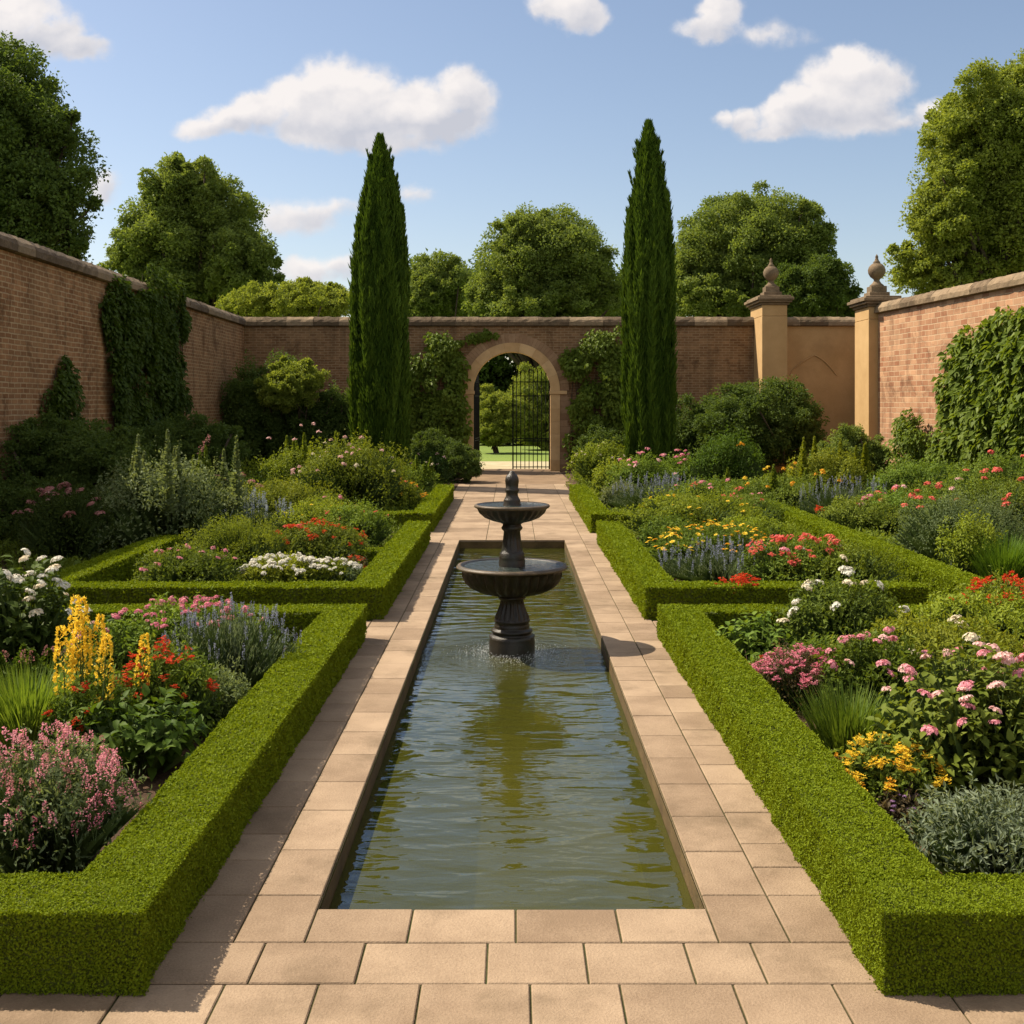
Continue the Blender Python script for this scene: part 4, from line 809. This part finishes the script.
    if style in ('mound', 'fine', 'spires'):             # leaves lying over the outside of the clump
        ns = int(np.clip(A*(1.25 if style != 'fine' else 1.2)/(lf*lf*.45), 500, 9000)); hh = H*(.66 if style == 'spires' else .93)
        az = r.random(ns)*2*PI; q = np.sqrt(r.random(ns)); low = r.random(ns)
        lump = 1+.10*np.sin(az*5+px)+.09*np.sin(az*3+q*9+by)+.07*np.sin(az*11+q*14)
        z = hh*top(q, 1)*lump*r.uniform(.80, 1.05, ns); edge = q > .86; z = np.where(edge, z*low, z); rr = Rr*q*np.where(edge, 1.0, 1)*lump
        P = np.stack([rr*np.cos(az), rr*np.sin(az)*dpt, np.maximum(z, .02)], 1)
        N_ = unit(np.stack([np.cos(az)*q, np.sin(az)*q, (1.1-q)], 1)+np.array([0, 0, .2])); U = unit(N_+rdir(r, ns)*.5)
        D = unit(rdir(r, ns)*.8+N_*.45+np.array([0, 0, -.1])); ll = lf*r.uniform(.6, 1.25, ns)
        mb.kites(P, D, U, ll, ll*(.5 if style != 'fine' else .34), np.clip(.5*(lump-.75)*2+.5*r.random(ns), 0, 1), 0, .15, .15)
    if style in ('mound', 'fine', 'spires', 'needle'):   # stray shoots standing above and leaning out of the clump
        nw = int(np.clip(9*Rr/.4, 7, 26)); az = r.random(nw)*2*PI; q = r.random(nw)**.6; hz_ = H*top(q, 1)*r.uniform(1.02, 1.30, nw)*(.75 if style == 'spires' else 1)
        T_ = np.stack([Rr*q*np.cos(az)*1.12, Rr*q*np.sin(az)*1.05*dpt, hz_], 1); B_ = T_*np.array([.6, .6, .0]); m = 16
        t = (.45+.55*(np.arange(m)[None]+r.random((nw, m)))/m)[..., None]; P = (B_[:, None]*(1-t)+T_[:, None]*t+np.array([0, 0, .12])*(t*(1-t))*H).reshape(-1, 3); k = len(P)
        D = unit(rdir(r, k)+np.array([0, 0, .6])); ll = lf*r.uniform(.6, 1.1, k)*(1.25-.6*t.reshape(-1))
        mb.kites(P, D, unit(np.array([0, 0, 1.0])+rdir(r, k)*.5), ll, ll*(.45 if style != 'needle' else .2), r.random(k))
        for q0_, q1_ in zip(B_, T_): mb.tube([q0_, q0_*.5+q1_*.5+np.array([0, 0, .03*H]), q1_], [.0035, .003, .0015], 3, 1, .5, False)
    mb.build('foliage', ms, o)
    for (kind, col, cnt, size, q0, q1, lift) in fl:
        lod = float(np.clip(size/pxm/16, .35, 1.0)); lod = round(lod*4)/4
        nm = {'spike': 'flower_spike', 'lupin': 'flower_spike', 'plume': 'flower_plume'}.get(kind, 'flower_head')
        for i in range(min(cnt, 98)):
            q = math.sqrt(r.uniform(q0*q0, q1*q1)); a = r.random()*2*PI
            if r.random() < .35: a = -abs(a % PI)       # a few more towards the light of the path
            s = size*r.uniform(.66, 1.1)*(.92 if d > 11 else .98)*(.88 if kind in ('ball', 'dome') else 1); z = H*float(top(np.array(q*.97), 1))*r.uniform(.93, 1.04)+lift*r.uniform(.6, 1.2)
            if kind in ('spike', 'lupin', 'plume'): z -= s*.35
            c = bpy.data.objects.new(nm, flower_mesh(kind, col, i % 4, lod)); COL.objects.link(c); c.parent = o
            c.location = (Rr*q*math.cos(a), Rr*q*dpt*math.sin(a), max(z, .05)); c.scale = (s*.72, s*.72, s) if kind == 'lupin' else (s, s, s); tl = .045 if kind == 'lupin' else .12 if kind == 'spike' else .3
            c.rotation_euler = (r.normal()*tl, r.normal()*tl, r.random()*6.28)
    return o
P_ = plant
# leafy carpet filling the beds between the clumps
def carpet(sx, rects, seed, label):
    r = np.random.default_rng(seed); mb = MB()
    for (x0, y0, x1, y1, h, den, lf) in rects:
        n = int((x1-x0)*(y1-y0)*den); X = r.uniform(x0, x1, n); Y = r.uniform(y0, y1, n)
        f = .5+.3*np.sin(X*2.7+Y*1.9+seed)+.3*np.sin(X*5.1-Y*3.7)+.2*np.sin(X*9+Y*8)
        k = f > .12; X, Y, f = X[k], Y[k], f[k]; n = len(X)
        P = np.stack([sx*X, Y, np.maximum(.01, h*f*r.uniform(.2, 1.0, n))], 1); D = unit(rdir(r, n)*.8+np.array([0, 0, .7])); U = unit(np.array([0, 0, 1.0])+rdir(r, n)*.6)
        L_ = lf*r.uniform(.6, 1.3, n); mb.kites(P, D, U, L_, L_*.5, np.clip(.4*f+.6*r.random(n), 0, 1))
    tag(mb.build('ground_cover', FM('green')), label, 'ground cover', None, 'stuff')
carpet(-1, [(1.72, 11.6, 4.4, 18.8, .13, 900, .06), (1.72, 19.3, 8.4, 33, .20, 420, .10), (4.85, 11.0, 8.0, 19.3, .20, 600, .08), (3.0, 6.2, 7.6, 9.95, .22, 900, .06), (3.1, 4.6, 7.6, 6.2, .2, 900, .05), (4.85, 9.95, 8.0, 11.0, .2, 600, .07)], 5, 'leafy green ground cover between the clumps under the shaded wall')
carpet(1, [(1.72, 11.6, 4.4, 18.6, .13, 900, .06), (1.72, 19.1, 9.0, 33, .20, 420, .10), (4.85, 10.5, 9.6, 19.1, .20, 600, .08), (2.9, 6.6, 9.6, 9.95, .25, 900, .06), (3.3, 4.6, 9.6, 6.6, .2, 900, .05), (5.0, 9.95, 9.8, 10.5, .2, 600, .07)], 6, 'leafy green ground cover between the clumps under the sunlit wall')
# ---- bed nearest the camera, side of the yellow spires
P_('pink_sage', 'airy pink-flowered sage filling the near corner of the hedge', 45, 872, 168, 745, 'fine', 'grey', [('plume', 'pink', 90, .095, .0, .98, .05), ('plume', 'rose', 34, .07, .5, 1.0, -.05), ('plume', 'dusky', 30, .08, .3, 1.0, .07)], n=520)
P_('yellow_lupin', 'tall clump of yellow flower spires behind the scarlet flowers', 98, 754, 92, 676, 'mound', 'green', [('lupin', 'yellow', 7, .37, .1, .95, .23)])
P_('big_leaf_plant', 'glossy broad-leaved plant at the foot of the yellow spires', 138, 772, 140, 690, 'broad', 'deep')
P_('scarlet_flower', 'loose scarlet flowers on a green clump beside the yellow spires', 168, 738, 96, 648, 'mound', 'green', [('spray', 'red', 34, .075, .1, 1.0, .04)])
P_('scarlet_flower', 'small scarlet flowers between the grass clump and yellow spires', 78, 765, 60, 690, 'mound', 'green', [('spray', 'red', 12, .065, .1, 1.0, .03)])
P_('grass_clump', 'bright upright grass clump behind the airy pink sage', 28, 752, 92, 660, 'grass', 'green', n=900)
P_('grey_mound', 'small grey-green mound between scarlet flowers and hedge', 214, 726, 78, 668, 'fine', 'grey')
P_('lavender', 'grey-blue lavender bush leaning on the hedge nearest the yellow spires', 254, 694, 128, 612, 'needle', 'blue', [('spike', 'lavender', 98, .11, .0, 1.0, .05)])
P_('phlox', 'wide rose-pink phlox behind the lavender and yellow spires', 185, 668, 160, 604, 'mound', 'green', [('dome', 'rose', 40, .085, .0, .8, .05), ('dome', 'pink', 26, .085, .0, .9, .05)])
P_('phlox', 'single-stemmed pink phlox beside the yellow spires', 79, 728, 26, 640, 'mound', 'green', [('dome', 'pink', 3, .10, 0, .5, .05)])
P_('hydrangea', 'large dark-leaved hydrangea with creamy white heads', 22, 682, 112, 552, 'broad', 'dark', [('dome', 'white', 22, .13, .1, 1.0, .02), ('dome', 'cream', 9, .12, .3, 1.0, .0)], leaf=.12)
P_('leafy_plant', 'low dark leafy plant between hydrangea and rose-pink phlox', 108, 662, 70, 618, 'broad', 'dark', [('ball', 'palepink', 2, .09, .2, .9, .03)])
P_('bronze_spires', 'brown-tipped spires rising behind the bright grass', 32, 712, 70, 648, 'spires', 'deep', [('plume', 'dusky', 5, .10, .1, .8, .04)])
P_('leafy_plant', 'dark leafy plant beneath the hydrangea', 55, 700, 80, 660, 'broad', 'dark')
# ---- second bed on that side
P_('white_mound', 'larger low mound of white flowers behind the hedge', 284, 585, 80, 560, 'mound', 'lime', [('dome', 'white', 90, .12, .0, 1.0, .03)])
P_('white_mound', 'smaller low mound of white flowers nearer the path', 333, 585, 52, 563, 'mound', 'lime', [('dome', 'white', 48, .11, .0, 1.0, .03)])
P_('phlox', 'pink phlox on bright green foliage behind the crossing hedge', 188, 590, 100, 552, 'mound', 'green', [('dome', 'pink', 18, .11, .0, 1.0, .05)])
P_('green_mound', 'soft green mound below the silver spires', 238, 575, 100, 524, 'fine', 'lime')
P_('scarlet_flower', 'band of red flowers across the second bed', 318, 568, 96, 528, 'mound', 'green', [('spray', 'red', 46, .095, .1, 1.0, .05), ('dome', 'coral', 3, .12, .2, .8, .06)])
P_('green_mound', 'yellow-green mound behind the band of red flowers', 322, 548, 90, 506, 'mound', 'lime', [('daisy', 'yellow', 14, .07, .2, 1.0, .02)])
P_('green_mound', 'fresh green mound beside the inner hedge corner', 372, 552, 70, 508, 'mound', 'green', [('spray', 'coral', 8, .08, .2, 1.0, .03)])
P_('scarlet_flower', 'tiny dark red flowers in the hedge corner', 366, 581, 30, 560, 'mound', 'brown', [('spray', 'red', 12, .07, .1, 1, .03)])
P_('small_leafy_plant', 'small pale leafy plant beside the white mounds', 355, 586, 30, 570, 'mound', 'grey')
P_('spire_bush', 'tall grey-green bush with leafy spires behind the outer hedge', 168, 553, 150, 438, 'spires', 'grey', rnd=8, leaf=.055, n=420)
P_('silver_spires', 'bank of silver-blue flower spikes beside the tall spire bush', 240, 549, 100, 512, 'needle', 'silver', [('spike', 'blueish', 80, .26, .0, 1.0, .16)])
P_('sedum', 'dusky pink heads on a dark clump below the shaded wall', 66, 560, 90, 496, 'mound', 'dark', [('dome', 'dusky', 16, .20, .0, .9, .04), ('dome', 'palepink', 3, .12, .2, .9, .06)])
P_('foxglove', 'thin pink-tipped spire above the silver flower spikes', 202, 535, 20, 452, 'spires', 'green', [('plume', 'dusky', 3, .22, 0, .5, .05)], rnd=4)
P_('sedum', 'dusky rose heads behind the silver flower spikes', 225, 522, 80, 478, 'mound', 'dark', [('dome', 'dusky', 14, .24, .0, .9, .04)])
P_('green_mound', 'long low bright green clump behind the silver flower spikes', 282, 528, 110, 487, 'mound', 'lime')
P_('daisy_plant', 'single pink-headed plant by the far crossing hedge', 330, 532, 40, 498, 'mound', 'green', [('dome', 'pink', 2, .16, 0, .6, .03)])
# ---- third bed on that side
P_('flowering_bush', 'loose bush with pale pink and cream flowers before the forked cypress', 352, 516, 110, 448, 'mound', 'lime', [('ball', 'palepink', 16, .14, .0, 1.0, .06), ('ball', 'cream', 9, .12, .0, 1.0, .05)])
P_('flowering_bush', 'bushy clump with pale tall flowers before the dark corner shrub', 300, 506, 100, 436, 'spires', 'lime', [('ball', 'palepink', 6, .17, .0, .8, .16)], rnd=6)
P_('orange_flower', 'apricot and yellow flowers beside the far hedge end', 408, 513, 56, 483, 'mound', 'lime', [('spray', 'orange', 22, .13, .0, 1.0, .05), ('spray', 'yellow', 12, .12, .0, 1.0, .04), ('dome', 'coral', 5, .12, .0, .8, .05)])
P_('green_mound', 'green clump with thin spire behind apricot flowers', 424, 497, 40, 458, 'spires', 'green', [('ball', 'cream', 3, .10, .2, .9, .05)], rnd=4)
P_('rose_bush', 'low rose bush with a few pink roses near the archway', 447, 487, 48, 455, 'mound', 'dark', [('ball', 'palepink', 6, .15, .1, .9, .04)])
P_('green_mound', 'green mound between the corner shrub and loose pink bush', 395, 503, 50, 468, 'mound', 'green')
# ---- bed nearest the camera, side of the silver foliage
P_('artemisia', 'silver-green feathery mound in the near hedge corner', 996, 880, 168, 795, 'fine', 'silver', n=460, leaf=.040)
P_('dark_heuchera', 'small purple-tinged plant between yellow flowers and silver mound', 902, 832, 62, 796, 'mound', 'brown', [('dome', 'violet', 16, .045, .1, 1, .02)])
P_('yellow_yarrow', 'bushy mound of golden-yellow flowers beside the long hedge', 888, 815, 112, 742, 'mound', 'green', [('spray', 'yellow', 66, .062, .0, 1.0, .02), ('spray', 'orange', 20, .055, .2, 1.0, .0)])
P_('grass_clump', 'arching green grass behind the golden-yellow flowers', 848, 754, 112, 684, 'grass', 'green', n=700)
P_('hydrangea', 'large broad-leaved bush with many pink flower domes', 985, 800, 205, 648, 'broad', 'green', [('dome', 'pink', 22, .105, .1, .95, .03), ('dome', 'palepink', 18, .095, .0, .95, .03)], leaf=.085, n=430)
P_('heather', 'fuzzy pink-brown mound of tiny flowers beside the hedge', 800, 708, 90, 650, 'fine', 'brown', [('spray', 'rose', 64, .07, .0, 1.0, .01), ('spray', 'pink', 30, .06, .0, 1.0, .02)])
P_('phlox', 'pink phlox behind the arching grass and tiny pink mound', 876, 722, 110, 634, 'mound', 'deep', [('dome', 'pink', 13, .10, .0, .9, .05), ('dome', 'palepink', 4, .09, .3, 1, .02)])
P_('leafy_bush', 'plain leafy green bush inside the corner of the hedge', 756, 672, 84, 612, 'broad', 'green', leaf=.09)
P_('scarlet_flower', 'few red blooms low between leafy bush and pink mound', 762, 690, 40, 660, 'mound', 'green', [('spray', 'red', 8, .06, .1, 1, .02)])
P_('white_umbel', 'tall plant with flat white flower heads rising above the hedge', 842, 668, 120, 578, 'mound', 'green', [('dome', 'white', 13, .12, .1, 1.0, .05), ('dome', 'cream', 5, .12, .2, 1.0, .0)])
P_('leafy_bush', 'spreading leafy green bush behind the pink flower domes', 935, 694, 190, 622, 'mound', 'lime', [('dome', 'cream', 4, .13, .2, .8, .03)], n=420)
P_('leafy_bush', 'dense light green bush meeting the end of the outer hedge', 990, 660, 150, 596, 'mound', 'lime', n=380)
P_('green_mound', 'low green clump under the white flower heads', 825, 690, 90, 640, 'mound', 'deep')
# ---- second bed on that side
P_('lavender', 'wide lavender mound between yellow flowers and the hedge', 702, 584, 122, 556, 'needle', 'blue', [('spike', 'lavender', 98, .17, .0, 1.0, .10)])
P_('phlox', 'scarlet and coral phlox beside the wide lavender mound', 796, 590, 104, 545, 'mound', 'green', [('spray', 'coral', 26, .14, .0, .95, .06), ('dome', 'coral', 10, .14, .0, 1.0, .07), ('dome', 'pink', 3, .13, .2, .9, .12)])
P_('scarlet_flower', 'red flowers spilling over the front of the crossing hedge', 738, 616, 40, 592, 'mound', 'green', [('spray', 'red', 18, .10, .0, 1.0, .16)])
P_('yellow_daisy', 'wide drift of small golden daisies in the second bed', 672, 573, 122, 530, 'mound', 'green', [('daisy', 'yellow', 98, .085, .0, 1.0, .06), ('daisy', 'orange', 50, .080, .0, 1.0, .05)])
P_('green_mound', 'dark green clump at the inner crossing hedge', 636, 560, 60, 520, 'mound', 'green')
P_('green_mound', 'pale green mound behind the coral phlox', 752, 562, 96, 522, 'mound', 'lime')
P_('leafy_bush', 'leafy light green clump against the outer hedge', 838, 592, 110, 548, 'mound', 'lime', [('dome', 'cream', 3, .12, .2, .9, .04), ('dome', 'coral', 2, .16, .2, .9, .06)])
P_('green_mound', 'yellow-green mound rising behind the golden daisies', 690, 542, 130, 498, 'mound', 'lime', [('daisy', 'yellow', 22, .09, .2, 1.0, .03)])
P_('green_mound', 'bright green clump at the back of the daisy drift', 745, 530, 80, 500, 'mound', 'green')
# ---- third bed on that side
P_('pale_shrub', 'neat pale round shrub just inside the far hedge', 618, 514, 42, 485, 'mound', 'grey')
P_('lavender', 'small lavender bank behind the pale round shrub', 660, 517, 96, 486, 'needle', 'blue', [('spike', 'lavender', 90, .22, .0, 1.0, .12)])
P_('flowering_bush', 'green clump with scattered pink flowers behind the small lavender bank', 712, 520, 96, 484, 'mound', 'green', [('dome', 'pink', 9, .14, .0, 1.0, .04), ('spray', 'coral', 5, .16, .5, 1, .03)])
P_('phlox', 'tall pink phlox in front of the straight cypress', 645, 506, 64, 462, 'mound', 'green', [('dome', 'pink', 7, .20, .0, .7, .14), ('dome', 'palepink', 5, .17, .2, 1, .05)])
P_('phlox', 'dusky pink tall phlox beside the round mid-green shrub', 682, 502, 48, 460, 'mound', 'green', [('dome', 'rose', 7, .19, .0, .8, .12)])
P_('green_mound', 'fresh green mound near the far path end', 612, 502, 56, 464, 'mound', 'lime')
P_('flowering_bush', 'pale-flowered bush at the path end near the archway', 588, 486, 62, 447, 'mound', 'lime', [('ball', 'cream', 16, .13, .0, 1.0, .03)])
P_('round_bush', 'round dark-green bush with one orange bloom', 728, 505, 70, 440, 'mound', 'deep', [('ball', 'orange', 1, .20, .5, .6, .0)])
P_('coral_flower', 'coral-red flower heads by the end of the outer hedge', 742, 527, 56, 500, 'mound', 'green', [('dome', 'coral', 8, .18, .0, 1, .06), ('spray', 'dusky', 8, .18, .2, 1, .02)])
# ---- outer bed below the sunlit wall
P_('orange_flower', 'green bush topped with orange flowers beyond the outer hedge', 782, 514, 118, 468, 'spires', 'green', [('ball', 'orange', 9, .14, .0, .9, .0), ('ball', 'yellow', 4, .12, .3, .9, .0)], rnd=5)
P_('spire_bush', 'pale green spires before the rendered wall', 830, 508, 80, 438, 'spires', 'lime', rnd=9)
P_('lavender', 'faded lavender drift before the green spires', 848, 524, 92, 490, 'needle', 'blue', [('spike', 'lavender', 70, .20, .0, 1.0, .12)])
P_('green_mound', 'grey-green clump with orange bloom beside the outer hedge', 832, 536, 110, 502, 'mound', 'green', [('spray', 'red', 5, .17, .6, 1, .04), ('ball', 'orange', 2, .16, .8, 1, .0)])
P_('phlox', 'row of pink and coral heads before the upright wall shrub', 905, 535, 96, 494, 'mound', 'green', [('dome', 'pink', 8, .18, .0, 1.0, .05), ('dome', 'coral', 6, .16, .0, 1.0, .05), ('dome', 'palepink', 3, .15, 0, 1, .05)])
P_('grey_mound', 'large grey-green mound leaning over the outer hedge', 905, 572, 124, 502, 'fine', 'grey', n=560)
P_('leafy_bush', 'upright yellow-green leafy plant beside the tall grass', 968, 590, 60, 524, 'mound', 'lime')
P_('grass_clump', 'tall dark green grass near the scarlet blooms', 1002, 596, 56, 536, 'grass', 'deep')
P_('grey_mound', 'small silvery plant at the outer hedge foot', 938, 590, 56, 556, 'needle', 'silver')
P_('scarlet_flower', 'cluster of scarlet blooms at the outer hedge end', 1000, 648, 84, 582, 'mound', 'green', [('spray', 'red', 24, .13, .0, 1.0, .05)])
P_('coral_flower', 'tall coral-red heads in front of the tumbling creeper', 988, 560, 160, 484, 'mound', 'green', [('dome', 'coral', 22, .17, .0, 1.0, .10), ('dome', 'palepink', 4, .14, .2, 1, .03)], n=420)
P_('leafy_bush', 'green leafy filler below the tumbling creeper', 925, 512, 110, 466, 'mound', 'green')
P_('leafy_bush', 'bushy green plant against the foot of the creeper', 1000, 520, 90, 462, 'mound', 'green', [('dome', 'coral', 5, .2, .0, 1.0, .08)])
